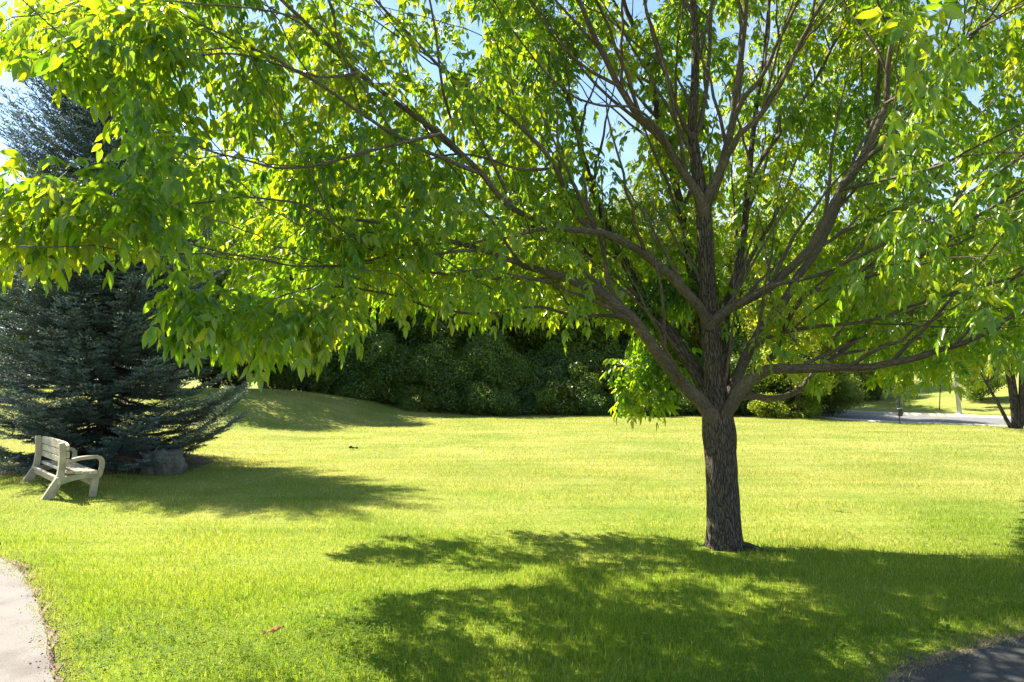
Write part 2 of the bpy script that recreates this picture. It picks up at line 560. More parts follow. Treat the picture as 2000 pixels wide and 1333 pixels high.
# ------------------------------------------------------------------ paths, verge, road, kerbs
def strip(name, edgeA, edgeB, mat, lift, label, cat, sub=14, across=6, jag=0.0):
    A = catmull(edgeA, sub)
    B = catmull(edgeB, sub)
    n = min(len(A), len(B))
    A, B = A[:n, :2], B[:n, :2]
    rows = []
    for k in range(across + 1):
        f = k / across
        P = A * (1 - f) + B * f
        if jag and k == 0:
            P = P + np.array([[noise.noise((p[0] * 3.1, p[1] * 3.1, 0)) * jag + noise.noise((p[0] * 9, p[1] * 9, 3)) * jag * .25,
                               noise.noise((p[0] * 3.1, p[1] * 3.1, 9)) * jag + noise.noise((p[0] * 9, p[1] * 9, 5)) * jag * .25] for p in P])
        rows.append(np.column_stack([P, th(P[:, 0], P[:, 1]) + lift]))
    V = np.vstack(rows)
    idx = np.arange((across + 1) * n).reshape(across + 1, n)
    Q = np.stack([idx[:-1, :-1].ravel(), idx[:-1, 1:].ravel(), idx[1:, 1:].ravel(), idx[1:, :-1].ravel()], 1)
    me = mesh_np(name, V, [Q], mat)
    bm = bmesh.new()
    bm.from_mesh(me)
    bmesh.ops.recalc_face_normals(bm, faces=bm.faces)
    if sum(f.normal.z for f in bm.faces) < 0:
        bmesh.ops.reverse_faces(bm, faces=bm.faces)
    bm.to_mesh(me)
    bm.free()
    return tag(link(name, me), label, cat, kind='structure')


def offs(P, d):
    P = np.asarray(P)[:, :2]
    T = np.gradient(P, axis=0)
    T /= np.linalg.norm(T, axis=1, keepdims=True)
    return P + np.stack([-T[:, 1], T[:, 0]], 1) * d


LP = [(-12.0, 13.0), (-7.4, 8.5)] + [tuple(gnd(*q)[:2]) for q in ((-2, 1092), (40, 1122), (75, 1190), (95, 1268), (106, 1335))] + [(-1.75, 3.05), (-0.9, 2.55), (0.2, 2.35)]
RP = [(0.22, 2.35), (1.1, 2.75)] + [tuple(gnd(*q)[:2]) for q in ((1750, 1333), (1825, 1302), (1912, 1275), (2000, 1246))] + [(4.4, 4.75), (6.2, 5.7), (9.0, 7.2)]
strip('path', LP, offs(LP, -2.3), M_PATH_LIT, 0.012, 'pale tarmac path at the lower left, sunlight put into its colour', 'path', jag=0.022, sub=40)
strip('path', RP, offs(RP, -2.3), M_PATH_SHADE, 0.012, 'dark tarmac path in shade at the lower right, the shade put into its colour', 'path', jag=0.022, sub=40)
strip('dirt_verge', offs(LP, 0.05), offs(LP, -0.10), M_DIRT, 0.006, 'thin strip of bare sandy soil beside the pale path', 'verge', jag=0.10, sub=40)
strip('dirt_verge', offs(RP, 0.07), offs(RP, -0.10), M_DIRT, 0.006, 'thin strip of bare soil beside the dark path', 'verge', jag=0.10, sub=40)

NEAR = [gnd(*q) for q in ((1530, 812), (1600, 815.5), (1655, 820.5), (1737, 825), (1850, 829), (1965, 833.5), (2100, 840), (2400, 858))]
FAR = [gnd(*q) for q in ((1520, 799), (1580, 802), (1620, 805.5), (1695, 810), (1840, 815.5), (1965, 821), (2100, 828), (2400, 842))]
strip('road', NEAR, FAR, M_ROAD, 0.012, 'grey tarmac road curving past the far edge of the lawn', 'road')


def kerb(P, side, label, hh=0.14, ww=0.28):
    A = catmull(P, 8)[:, :2]
    B = offs(A, side * ww)
    rows = []
    for e, z in ((A, 0.0), (A + (B - A) * 0.08, hh), (B, hh), (B, 0.0)):
        rows.append(np.column_stack([e, th(e[:, 0], e[:, 1]) * 0 + z]))
    n = len(A)
    V = np.vstack(rows)
    idx = np.arange(4 * n).reshape(4, n)
    Q = np.stack([idx[:-1, :-1].ravel(), idx[:-1, 1:].ravel(), idx[1:, 1:].ravel(), idx[1:, :-1].ravel()], 1)
    return tag(link('kerb', mesh_np('kerb', V, [Q], M_CONC, smooth=False)), label, 'kerb', kind='structure')


kerb(FAR, 1, 'pale concrete kerb along the far side of the road')
kerb(NEAR, -1, 'low concrete kerb along the lawn side of the road', 0.05, 0.2)

LPA, RPA = catmull(LP, 10)[:, :2], catmull(RP, 10)[:, :2]
NRA, FRA = catmull(NEAR, 8)[:, :2], catmull(FAR, 8)[:, :2]


def polyline_dist(x, y, P):
    d = np.full(x.shape, 1e9)
    side = np.zeros(x.shape)
    for a, b in zip(P[:-1], P[1:]):
        ab = b - a
        t_ = np.clip(((x - a[0]) * ab[0] + (y - a[1]) * ab[1]) / (ab @ ab), 0, 1)
        dx, dy = x - a[0] - t_ * ab[0], y - a[1] - t_ * ab[1]
        q = dx * dx + dy * dy
        c = ab[0] * (y - a[1]) - ab[1] * (x - a[0])
        m_ = q < d
        d = np.where(m_, q, d)
        side = np.where(m_, np.sign(c), side)
    return np.sqrt(d) * side      # positive on the left of the line


# ------------------------------------------------------------------ grass blades
def blades(n, d0, d1, hgt, wid, seg2, spread=0.98):
    d = np.sqrt(rng.uniform(d0 ** 2, d1 ** 2, n))
    x = rng.uniform(-spread, spread, n) * d
    y = d
    pl = polyline_dist(x, y, LPA)
    pr = polyline_dist(x, y, RPA)
    jl = np.array([noise.noise((a * 2.3, b * 2.3, 1.7)) for a, b in zip(x, y)]) if d0 < 8 else np.zeros(n)
    keep = (pl > -0.08 + 0.22 * jl) & (pr > -0.06 + 0.22 * jl)
    near_edge = np.minimum(pl, pr)
    keep &= rng.uniform(0, 1, n) < np.clip(0.42 + near_edge * 2.6 + 0.5 * jl, 0.08, 1)
    if d1 > 18:
        keep &= (polyline_dist(x, y, NRA) < -0.3) if polyline_dist(np.array([0.0]), np.array([20.0]), NRA)[0] < 0 else (polyline_dist(x, y, NRA) > 0.3)
    keep &= np.hypot(x - TRX, y - TRY) > 0.24
    if d0 > 3:
        keep &= rng.uniform(0, 1, n) < sstep(d0, {5.2: 8.0, 11.5: 16.0}[d0], d)
    if d1 < 30:
        keep &= rng.uniform(0, 1, n) < 1 - sstep({8.0: 5.2, 16: 11.5}[d1], d1, d)
    x, y, near_edge, jl = x[keep], y[keep], near_edge[keep], jl[keep]
    n = len(x)
    z = th(x, y) - 0.004
    tall = 0.75 + 0.5 * np.array([noise.noise((a * 0.9, b * 0.9, 4.0)) for a, b in zip(x, y)]) if d0 < 8 else np.ones(n) * .85
    h = hgt * rng.gamma(9, 1 / 9, n) * tall
    w = wid * rng.uniform(0.6, 1.3, n)
    az = rng.uniform(0, 2 * np.pi, n)
    la = rng.uniform(0, 2 * np.pi, n)
    le = h * np.abs(rng.normal(0.35, 0.35, n))
    bx, by = np.cos(az) * w / 2, np.sin(az) * w / 2
    lx, ly = np.cos(la) * le, np.sin(la) * le
    rnd = np.clip(rng.normal(0.45, 0.22, n), 0, 0.86)
    rnd = np.where(rng.uniform(0, 1, n) < (0.04 if d0 < 5 else 0.07), 1.0, rnd)
    dry = np.clip(0.8 - near_edge / 0.30, 0, 1) * rng.uniform(0, 1, n) ** 1.5
    base = np.stack([x, y, z], 1)
    B = np.stack([bx, by, np.zeros(n)], 1)
    T = np.stack([lx, ly, h], 1)
    if seg2:
        Mi = np.stack([lx * 0.35, ly * 0.35, h * 0.58], 1)
        V = np.stack([base - B, base + B, base + Mi + B * 0.8, base + Mi - B * 0.8, base + T], 1).reshape(-1, 3)
        k = np.arange(n) * 5
        return V, [np.stack([k, k + 1, k + 2, k + 3], 1)], [np.stack([k + 3, k + 2, k + 4], 1)], np.repeat(rnd, 5), np.repeat(dry, 5)
    V = np.stack([base - B, base + B, base + T], 1).reshape(-1, 3)
    k = np.arange(n) * 3
    return V, [], [np.stack([k, k + 1, k + 2], 1)], np.repeat(rnd, 3), np.repeat(dry, 3)


TR = at(1415, 1066, 6.55)
TRX, TRY = float(TR[0]), float(TR[1])
gV, gQ, gT, gR, gD = [], [], [], [], []
off = 0
for args in ((420000, 2.6, 8.0, 0.047, 0.0036, True), (420000, 5.2, 16, 0.041, 0.0060, False), (360000, 11.5, 33, 0.035, 0.013, False)):
    V, q, tt, r_, d_ = blades(*args)
    gV.append(V)
    gQ += [a + off for a in q]
    gT += [a + off for a in tt]
    gR.append(r_)
    gD.append(d_)
    off += len(V)
tag(link('grass', mesh_np('grass', np.vstack(gV), gQ + gT, M_GRASS, {'rnd': np.concatenate(gR), 'dry': np.concatenate(gD)}, smooth=False)),
    'short sunlit lawn grass blades', 'grass', kind='stuff')

# clover leaves low in the grass near the camera
n = 5200
cx = rng.normal(0, 1, n)
cents = np.array([gnd(380, 1290)[:2], gnd(560, 1300)[:2], gnd(820, 1310)[:2], gnd(1500, 1325)[:2], gnd(1700, 1300)[:2], gnd(250, 1240)[:2], gnd(700, 1240)[:2]])
ci = rng.integers(0, len(cents), n)
cp = cents[ci] + rng.normal(0, 0.28, (n, 2))
ok = (polyline_dist(cp[:, 0], cp[:, 1], LPA) > 0.12) & (polyline_dist(cp[:, 0], cp[:, 1], RPA) > 0.12)
cp = cp[ok]
n = len(cp)
hz = rng.uniform(0.025, 0.065, n)
rot = rng.uniform(0, 6.28, n)
hexa = np.array([(0.1, 0), (0.5, -0.42), (0.95, -0.3), (1.0, 0), (0.95, 0.3), (0.5, 0.42)])
Vs, Fs, Rs = [], [], []
off = 0
for k in range(3):
    a = rot + k * 2.094
    s = rng.uniform(0.009, 0.015, n)
    X = cp[:, 0:1] + s[:, None] * (np.cos(a)[:, None] * hexa[:, 0] - np.sin(a)[:, None] * hexa[:, 1])
    Y = cp[:, 1:2] + s[:, None] * (np.sin(a)[:, None] * hexa[:, 0] + np.cos(a)[:, None] * hexa[:, 1])
    Z = th(cp[:, 0], cp[:, 1])[:, None] + hz[:, None] + s[:, None] * hexa[:, 0] * rng.uniform(-0.3, 0.5, n)[:, None]
    Vs.append(np.stack([X, Y, Z], 2).reshape(-1, 3))
    Fs.append(np.arange(n * 6).reshape(n, 6) + off)
    Rs.append(np.repeat(rng.uniform(0, 1, n), 6))
    off += n * 6
tag(link('clover', mesh_np('clover', np.vstack(Vs), Fs, M_CLOVER, {'rnd': np.concatenate(Rs)})), 'small clover leaves growing through the near grass', 'clover', kind='stuff')



# pale and brown scraps in the lawn, grit on the bare verge
def flakes(name, C, size, mat, label, cat, seed, up=0.03):
    g = np.random.default_rng(seed)
    n = len(C)
    a = g.uniform(0, 6.28, n)
    s_ = size * g.uniform(0.5, 1.6, n)
    z = th(C[:, 0], C[:, 1]) + up * g.uniform(0.3, 1, n)
    c_, q_ = np.cos(a), np.sin(a)
    tl = g.uniform(-0.4, 0.4, (n, 2))
    V = []
    for lx, ly in ((-1, 0), (-.1, -.42), (1, 0), (.1, .42)):
        V.append(np.stack([C[:, 0] + s_ * (lx * c_ - ly * q_), C[:, 1] + s_ * (lx * q_ + ly * c_), z + s_ * (lx * tl[:, 0] + ly * tl[:, 1])], 1))
    V = np.stack(V, 1).reshape(-1, 3)
    return tag(link(name, mesh_np(name, V, [np.arange(n * 4).reshape(n, 4)], mat)), label, cat, kind='stuff')


n = 420
d = np.sqrt(rng.uniform(3.4 ** 2, 16 ** 2, n))
C = np.stack([rng.uniform(-.8, .8, n) * d, d], 1)
C = C[(polyline_dist(C[:, 0], C[:, 1], LPA) > 0.1) & (polyline_dist(C[:, 0], C[:, 1], RPA) > 0.1)]
flakes('fallen_scraps', C, 0.016, M_DRY, 'tiny dry leaf scraps scattered in the lawn', 'leaf litter', 9)


def grit(n, seed):
    g = np.random.default_rng(seed)
    Vs, Fs = [], []
    k = 0
    base = np.array([(1, 0, 0), (-1, 0, 0), (0, 1, 0), (0, -1, 0), (0, 0, 1), (0, 0, -1)], float)
    fc = np.array([(0, 2, 4), (2, 1, 4), (1, 3, 4), (3, 0, 4), (2, 0, 5), (1, 2, 5), (3, 1, 5), (0, 3, 5)])
    for P in (LPA, RPA):
        i = g.integers(1, len(P) - 1, n)
        f = g.uniform(0, 1, n)[:, None]
        q = P[i] * (1 - f) + P[i - 1] * f
        T = P[i] - P[i - 1]
        T /= np.linalg.norm(T, axis=1, keepdims=True)
        q = q + np.stack([-T[:, 1], T[:, 0]], 1) * (np.abs(g.normal(0, 0.09, n)) * np.where(g.uniform(0, 1, n) < .10, -0.6, 1))[:, None]
        s_ = g.gamma(1.6, 0.0014, n) + 0.001
        j = g.uniform(.6, 1.3, (n, 6, 1))
        V = base[None] * j * s_[:, None, None] + np.stack([q[:, 0], q[:, 1], th(q[:, 0], q[:, 1]) + 0.013], 1)[:, None, :]
        Vs.append(V.reshape(-1, 3))
        Fs.append((fc[None] + (np.arange(n) * 6)[:, None, None] + k).reshape(-1, 3))
        k += n * 6
    return tag(link('grit', mesh_np('grit', np.vstack(Vs), Fs, M_DIRT, smooth=False)), 'small grit and crumbs of soil along the path edges', 'grit', kind='stuff')


grit(5000, 4)

# ------------------------------------------------------------------ the ash tree
DT = 6.6
ash = thing('ash_tree', (TRX, TRY, 0), 'big spreading ash tree on the lawn, its leafy limbs hanging over the whole upper picture', 'tree')
ROOT = np.array([TRX, TRY, 0.0])


def limb_pts(pts, d0, d1):
    P = np.array(pts, float)
    L = np.concatenate([[0], np.cumsum(np.hypot(*np.diff(P[:, :2], axis=0).T))])
    f = L / L[-1]
    return np.array([at(a[0], a[1], DT + d0 + (d1 - d0) * q) for a, q in zip(P, f)])


def limb_rad(n, w0, w1, P):
    f = np.linspace(0, 1, n)
    w = w0 + (w1 - w0) * f ** 0.8
    return w / 2 * P[:, 1] / FPX * 0.88


SK_P, SK_D, SK_R = [], [], []      # skeleton nodes the twigs grow from


def reg(P, r):
    T = np.gradient(P, axis=0)
    T /= np.linalg.norm(T, axis=1, keepdims=True) + 1e-9
    SK_P.append(P)
    SK_D.append(T)
    SK_R.append(r)


# trunk with its central leader
tp = [(1416, 1082), (1416, 1066), (1415, 1050), (1414, 1030), (1412, 990), (1410, 940), (1407, 890), (1405, 850), (1402, 815), (1398, 770), (1395, 720), (1390, 660), (1384, 600),
      (1379, 500), (1373, 405), (1365, 355), (1357, 300), (1352, 247), (1356, 190), (1358, 120), (1357, 50), (1354, 0), (1350, -120), (1346, -260), (1350, -400)]
tw = [84, 77, 71, 67, 64, 61, 61, 66, 60, 46, 41, 39, 36, 33, 31, 26, 22, 20, 18, 16, 14, 13, 10, 7, 4]
P = catmull(limb_pts(tp, 0, 0), 6)
wi = np.interp(np.linspace(0, len(tw) - 1, len(P)), np.arange(len(tw)), tw)
r = wi / 2 * P[:, 1] / FPX * 0.96


def trunk_ridge(ang, L):
    k = max(0.0, 1 - L / 0.45)
    fine = 0.022 * np.sin(17 * ang + 1.4 * np.sin(L * 9)) + 0.016 * np.sin(29 * ang + 2.2 * np.sin(L * 6 + 1) + L * 2)
    return 1 + fine * (1 if L < 2.2 else 0.4) + 0.06 * k * k * (np.sin(5 * ang + 0.6) + 0.5 * np.sin(3 * ang + 2))


tb = Tubes()
tb.add(P, r, 72, 0.02, trunk_ridge)
# surface roots creeping out of the base
for a_, ln in ((-0.35, 0.50),):
    q = np.array([[math.cos(a_) * s * ln + 0.1 * math.cos(a_) + TRX, math.sin(a_) * s * ln * 0.8 - 0.05 + TRY, 0.05 * (1 - s) ** 1.5 + 0.012 * math.sin(s * 9)] for s in np.linspace(0, 1, 9)])
    tb.add(q, np.linspace(0.035, 0.006, 9), 8, 0.1)
me = tb.mesh('trunk', M_BARK)
link('trunk', me, ash).matrix_parent_inverse = Matrix.Translation(-Vector(ROOT))
reg(P[40:], r[40:])


LIMBS = [
    # points, depth offset start / end, width start / end
    ([(1404, 830), (1375, 792), (1340, 757), (1290, 698), (1240, 628), (1221, 612), (1169, 572), (1112, 546), (1049, 527), (1000, 510), (920, 482), (850, 465), (760, 440), (660, 425)], -.02, -1.9, 36, 6),
    ([(1228, 618), (1205, 585), (1187, 550), (1176, 475), (1150, 410), (1138, 340)], -.28, -.5, 15, 6),
    ([(1222, 622), (1180, 616), (1124, 617), (1040, 600), (960, 612), (860, 605), (740, 570), (620, 560), (500, 600), (420, 620)], -.3, -2.7, 10, 3),
    ([(1402, 800), (1375, 752), (1330, 681), (1292, 632), (1259, 591), (1230, 526), (1203, 486), (1167, 396), (1140, 315), (1127, 252), (1100, 170), (1055, 60), (1030, -40)], .12, .9, 36, 7),
    ([(1383, 640), (1371, 608), (1337, 569), (1300, 531), (1255, 494), (1210, 471), (1165, 452), (1094, 456 - 12), (1000, 404), (940, 340), (860, 262), (790, 212), (700, 143), (640, 88), (560, 10), (490, -70)], -.02, -2.7, 24, 7),
    ([(1165, 452), (1127, 420), (1085, 330), (1050, 280), (960, 200), (860, 130), (770, 38), (700, -40)], -.7, -1.9, 14, 5),
    ([(1374, 420), (1365, 382), (1338, 342), (1307, 292), (1275, 252), (1240, 220), (1212, 171), (1181, 112), (1150, 45), (1125, -10), (1090, -110)], -.03, -1.1, 24, 9),
    ([(1310, 296), (1290, 255), (1240, 212), (1160, 205), (1090, 165), (1000, 60), (940, -40)], -.35, -1.4, 8, 3),
    ([(1212, 171), (1140, 130), (1080, 70), (1020, -20)], -.7, -1.4, 8, 4),
    ([(1374, 425), (1381, 385), (1406, 333), (1424, 270), (1433, 225), (1436, 180), (1446, 121), (1455, 45), (1460, -60), (1470, -200)], -.04, -.8, 24, 7),
    ([(1433, 230), (1455, 190), (1487, 150), (1527, 67), (1560, 0), (1600, -110)], -.4, -1.2, 13, 6),
    ([(1424, 300), (1445, 262), (1482, 229), (1523, 166), (1568, 76), (1608, 0), (1660, -120)], -.3, -1.3, 15, 7),
    ([(1352, 270), (1368, 243), (1383, 148), (1388, 45), (1391, -20), (1400, -160)], 0, .5, 13, 5),
    ([(1356, 275), (1338, 247), (1311, 180), (1289, 112), (1271, 54), (1257, 0), (1235, -110)], -.02, -.6, 13, 6),
    ([(1385, 700), (1370, 620), (1352, 540), (1338, 450), (1325, 382), (1289, 247), (1280, 193), (1262, 112), (1235, 45), (1217, -5), (1190, -120)], .14, 1.2, 24, 8),
    ([(1325, 385), (1300, 300), (1290, 230), (1225, 120), (1160, 40), (1130, -40)], .6, 1.6, 10, 4),
    ([(1408, 790), (1416, 737), (1416, 632), (1424, 580), (1442, 520), (1451, 472), (1460, 369), (1469, 270), (1482, 180), (1496, 90), (1500, 20), (1510, -100)], .16, 1.4, 24, 6),
    ([(1456, 420), (1460, 369), (1491, 306), (1532, 252), (1577, 180), (1617, 112), (1645, 40), (1680, -60)], .7, 1.7, 11, 5),
    ([(1416, 632), (1440, 560), (1470, 495), (1510, 430), (1540, 350), (1570, 270), (1590, 200)], .4, 2.0, 12, 4),
    ([(1384, 645), (1392, 627), (1431, 599), (1487, 572), (1544, 524), (1581, 486), (1610, 430), (1640, 373), (1680, 315), (1707, 261), (1730, 202), (1737, 112), (1760, 0), (1790, -130)], -.04, -1.1, 24, 10),
    ([(1640, 373), (1690, 312), (1740, 270), (1800, 190), (1880, 95), (1950, 10), (2010, -80)], -.75, -2.6, 12, 5),
    ([(1406, 822), (1425, 795), (1450, 758), (1484, 730), (1510, 722), (1562, 719), (1637, 719), (1700, 716), (1780, 703), (1850, 680), (1930, 650), (2000, 605), (2080, 570)], -.03, -1.7, 34, 7),
    ([(1412, 795), (1440, 735), (1480, 655), (1525, 599), (1560, 540), (1600, 480), (1640, 395), (1690, 290), (1712, 200), (1722, 100), (1745, -20), (1770, -140)], .12, 1.0, 26, 8),
    ([(1500, 705), (1517, 685), (1544, 617), (1585, 572), (1700, 540), (1800, 500), (1900, 430), (2010, 365), (2080, 320)], .1, -1.9, 15, 5),
    ([(1470, 690), (1495, 662), (1562, 644), (1700, 625), (1800, 592), (1990, 540), (2080, 520)], .05, -1.7, 12, 4),
    ([(1424, 800), (1440, 778), (1469, 775), (1517, 779), (1562, 760), (1585, 734), (1622, 700), (1700, 640), (1800, 600), (1880, 560)], .1, .9, 20, 5),
    ([(1605, 712), (1640, 694), (1700, 681), (1800, 660), (1960, 622), (2060, 600)], .35, -.3, 9, 4),
    ([(1440, 596), (1502, 562), (1600, 535), (1740, 470), (1860, 400), (2000, 300), (2090, 230)], -.3, -2.2, 11, 5),
    ([(1400, 745), (1370, 722), (1337, 716), (1292, 722), (1262, 740), (1240, 770)], .2, .65, 12, 4),
    ([(940, 340), (840, 300), (740, 245), (640, 175), (540, 117), (432, 67), (360, 27), (290, -30)], -1.7, -3.1, 10, 4),
    ([(1000, 512), (940, 490), (800, 500), (700, 470), (600, 405), (480, 385), (380, 400), (250, 380)], -1.25, -3.2, 9, 3),
    ([(860, 262), (700, 300), (560, 330), (430, 300), (330, 262), (200, 165)], -1.95, -3.3, 8, 3),
    ([(700, 143), (620, 150), (480, 110), (330, 110), (220, 70)], -2.3, -3.2, 7, 3),
    ([(850, 465), (720, 510), (600, 520), (470, 500), (330, 470)], -1.6, -2.9, 7, 3),
    ([(1640, 373), (1720, 352), (1820, 330), (1920, 280), (2040, 220)], -.75, -2.9, 9, 4),
    ([(1730, 202), (1800, 160), (1880, 80), (1960, 30), (2060, -20)], -1.0, -3.3, 8, 4),
    ([(1080, 330), (1010, 330), (900, 300), (790, 330), (660, 360)], -.9, -1.6, 8, 3),
    ([(1259, 591), (1180, 520), (1080, 455), (900, 415), (700, 400), (500, 395), (400, 402)], .25, 1.4, 10, 4),
    ([(700, 400), (600, 360), (480, 320)], 1.0, 1.5, 6, 3),
    ([(1350, -120), (1250, -260), (1100, -380), (900, -460)], 0, -1.6, 10, 4),
    ([(1350, -150), (1480, -300), (1650, -420), (1800, -480)], 0, -1.0, 10, 4),
    ([(1235, -110), (1080, -220), (850, -300), (600, -330)], -.6, -2.2, 9, 4),
    ([(1190, -120), (1150, -260), (1080, -420)], 1.2, 2.4, 9, 4),
    ([(1460, -60), (1440, -220), (1380, -420)], -.7, -1.9, 8, 4),
    ([(1510, -100), (1560, -240), (1640, -380)], 1.4, 2.2, 8, 4),
]
ROOTM = Matrix.Translation(-Vector(ROOT))
for i, (pts, d0, d1, w0, w1) in enumerate(LIMBS):
    P = catmull(limb_pts(pts, d0, d1), 6)
    # small natural kinks
    k = np.array([[noise.noise((j * 0.31, i * 7.1, c * 3.3)) for c in range(3)] for j in range(len(P))])
    fade = np.clip(np.arange(len(P)) / 6.0, 0, 1)[:, None]
    P = P + k * 0.013 * fade
    r = limb_rad(len(P), w0 * 1.02, w1, P)
    r[:5] *= np.array([0.8, 1.0, 1.12, 1.08, 1.03])
    tb = Tubes()
    tb.add(P, r, 16 if w0 > 12 else 10, 0.035)
    link('branch', tb.mesh('branch', M_BARK if i == 3 or i == 14 or i == 16 else M_LIMB), ash).matrix_parent_inverse = ROOTM
    reg(P[5:], r[5:])

# side branches fanning off the limbs
side = Tubes()
gs = np.random.default_rng(8)
for P, r in list(zip(SK_P, SK_R)):
    L = np.concatenate([[0], np.cumsum(np.linalg.norm(np.diff(P, axis=0), axis=1))])
    ll = gs.uniform(0.25, 0.5)
    sgn = 1
    while ll < L[-1] - 0.1:
        i = int(np.searchsorted(L, ll))
        i = min(max(i, 1), len(P) - 2)
        T = P[i + 1] - P[i - 1]
        T /= np.linalg.norm(T)
        pr = np.cross(T, gs.normal(0, 1, 3))
        pr /= np.linalg.norm(pr)
        d = T * gs.uniform(0.75, 1.0) + pr * gs.uniform(0.4, 0.75) + np.array([0, 0, 0.22])
        d /= np.linalg.norm(d)
        ln = gs.uniform(0.9, 2.3) * (0.6 + 0.4 * min(1, r[i] / 0.02))
        s_ = np.linspace(0, 1, 11)[:, None]
        bend = np.cross(d, gs.normal(0, 1, 3)) * 0.14 * ln
        Q = P[i] + d * ln * s_ + bend * s_ ** 2 + np.array([0, 0, -0.05 * ln]) * s_ ** 2 + np.vstack([np.zeros(3), gs.normal(0, 0.008, (10, 3))])
        gpx, gpy = proj(Q[4:])
        if not in_poly(gpx, gpy, [(-80, 100), (240, 100), (240, 300), (-80, 300)]).any() and Q[-1, 2] > 1.9 and np.hypot(np.hypot(Q[-1, 0], Q[-1, 1]), Q[-1, 2] - EYE) > 2.4:
            rr = np.linspace(min(r[i] * 0.6, 0.02), 0.003, 11)
            side.add(Q, rr, 7)
            reg(Q[2:], rr[2:])
        ll += gs.uniform(0.28, 0.6)
so_ = link('side_branches', side.mesh('side_branches', M_LIMB), ash)
so_.matrix_parent_inverse = ROOTM
tag(so_, kind='stuff')

# where the crown carries leaves: clusters of twigs
POLY_A = [(-160, -160), (1010, -160), (1080, 150), (1130, 420), (1150, 600), (1120, 610), (1000, 610), (880, 610), (820, 570), (700, 615), (600, 625), (520, 620), (430, 600), (370, 590), (320, 530),
          (250, 465), (150, 420), (0, 420), (-160, 410)]
POLY_B = [(950, -160), (1760, -160), (1760, 600), (1620, 660), (1450, 640), (1150, 600), (950, 400)]
POLY_C = [(1660, -200), (2200, -200), (2200, 700), (1950, 690), (1750, 620), (1640, 580)]
GAP = [(-60, 128), (60, 150), (95, 158), (125, 185), (160, 220), (180, 292), (120, 278), (60, 290), (-60, 290)]
GAPS_SKY = [[(1140, 120), (1215, 130), (1290, 250), (1230, 300), (1180, 290), (1130, 180)], [(1420, 20), (1520, 60), (1500, 150), (1430, 130)], [(1180, -20), (1260, -20), (1260, 60), (1200, 60)]]
SHADE = [(640, 1095), (760, 1046), (900, 1043), (1020, 1034), (1200, 1037), (1300, 1050), (1400, 1066), (1550, 1074), (1750, 1084), (2010, 1100), (2010, 1360), (840, 1360), (700, 1300), (600, 1245), (740, 1205), (760, 1165), (1040, 1145),
         (1040, 1122), (800, 1112)]
FRONT_CLEAR = [(1150, 90), (1240, 40), (1500, 0), (1640, 0), (1700, 60), (1770, 60), (1720, 330), (1640, 480), (1560, 530), (1480, 560), (1440, 700), (1470, 860), (1340, 860), (1180, 640), (1140, 450)]
CLEAR2 = [(1170, 500), (1000, 440), (900, 345), (760, 235), (775, 180), (960, 300), (1100, 390), (1180, 420)]
TS = np.array(TO_SUN)


def shadow_ok(P, soft=0.05):
    """keeps the shade of the crown where the photo has it on the lawn"""
    G = P - TS * (P[:, 2] / TS[2])[:, None]
    px, py = proj(G)
    vis = (G[:, 1] > 1.5) & (px > -80) & (px < 2005) & (py < 1345)
    ok = ~vis | in_poly(px, py, SHADE)
    return ok | (rng.uniform(0, 1, len(P)) < soft)


def view_ok(P, low=True):
    px, py = proj(P)
    d = P[:, 1]
    ok = ~in_poly(px, py, GAP)
    ok &= ~((d < 2.3) & (px > -150) & (px < 2150) & (py > -150))
    ok &= np.hypot(np.hypot(P[:, 0], P[:, 1]), P[:, 2] - EYE) > 1.7
    ok &= ~((d < 6.72) & in_poly(px, py, FRONT_CLEAR) & (rng.uniform(0, 1, len(P)) < 0.93))
    ok &= ~((d < 5.0) & in_poly(px, py, CLEAR2) & (rng.uniform(0, 1, len(P)) < 0.85))
    for g in GAPS_SKY:
        ok &= ~(in_poly(px, py, g) & (rng.uniform(0, 1, len(P)) < 0.5))
    return ok


def sample(poly, n, dfun):
    xs = [p[0] for p in poly]
    ys = [p[1] for p in poly]
    out = []
    while len(out) < n:
        px, py = rng.uniform(min(xs), max(xs)), rng.uniform(min(ys), max(ys))
        if in_poly(np.array([px]), np.array([py]), poly)[0]:
            out.append(at(px, py, dfun(px, py)))
    return np.array(out)


def dA(px, py):
    base = np.interp(px, [-150, 0, 300, 700, 1100], [2.9, 3.15, 3.6, 4.5, 5.4])
    return base + rng.uniform(0, 1) ** 1.2 * 3.6 - 0.1


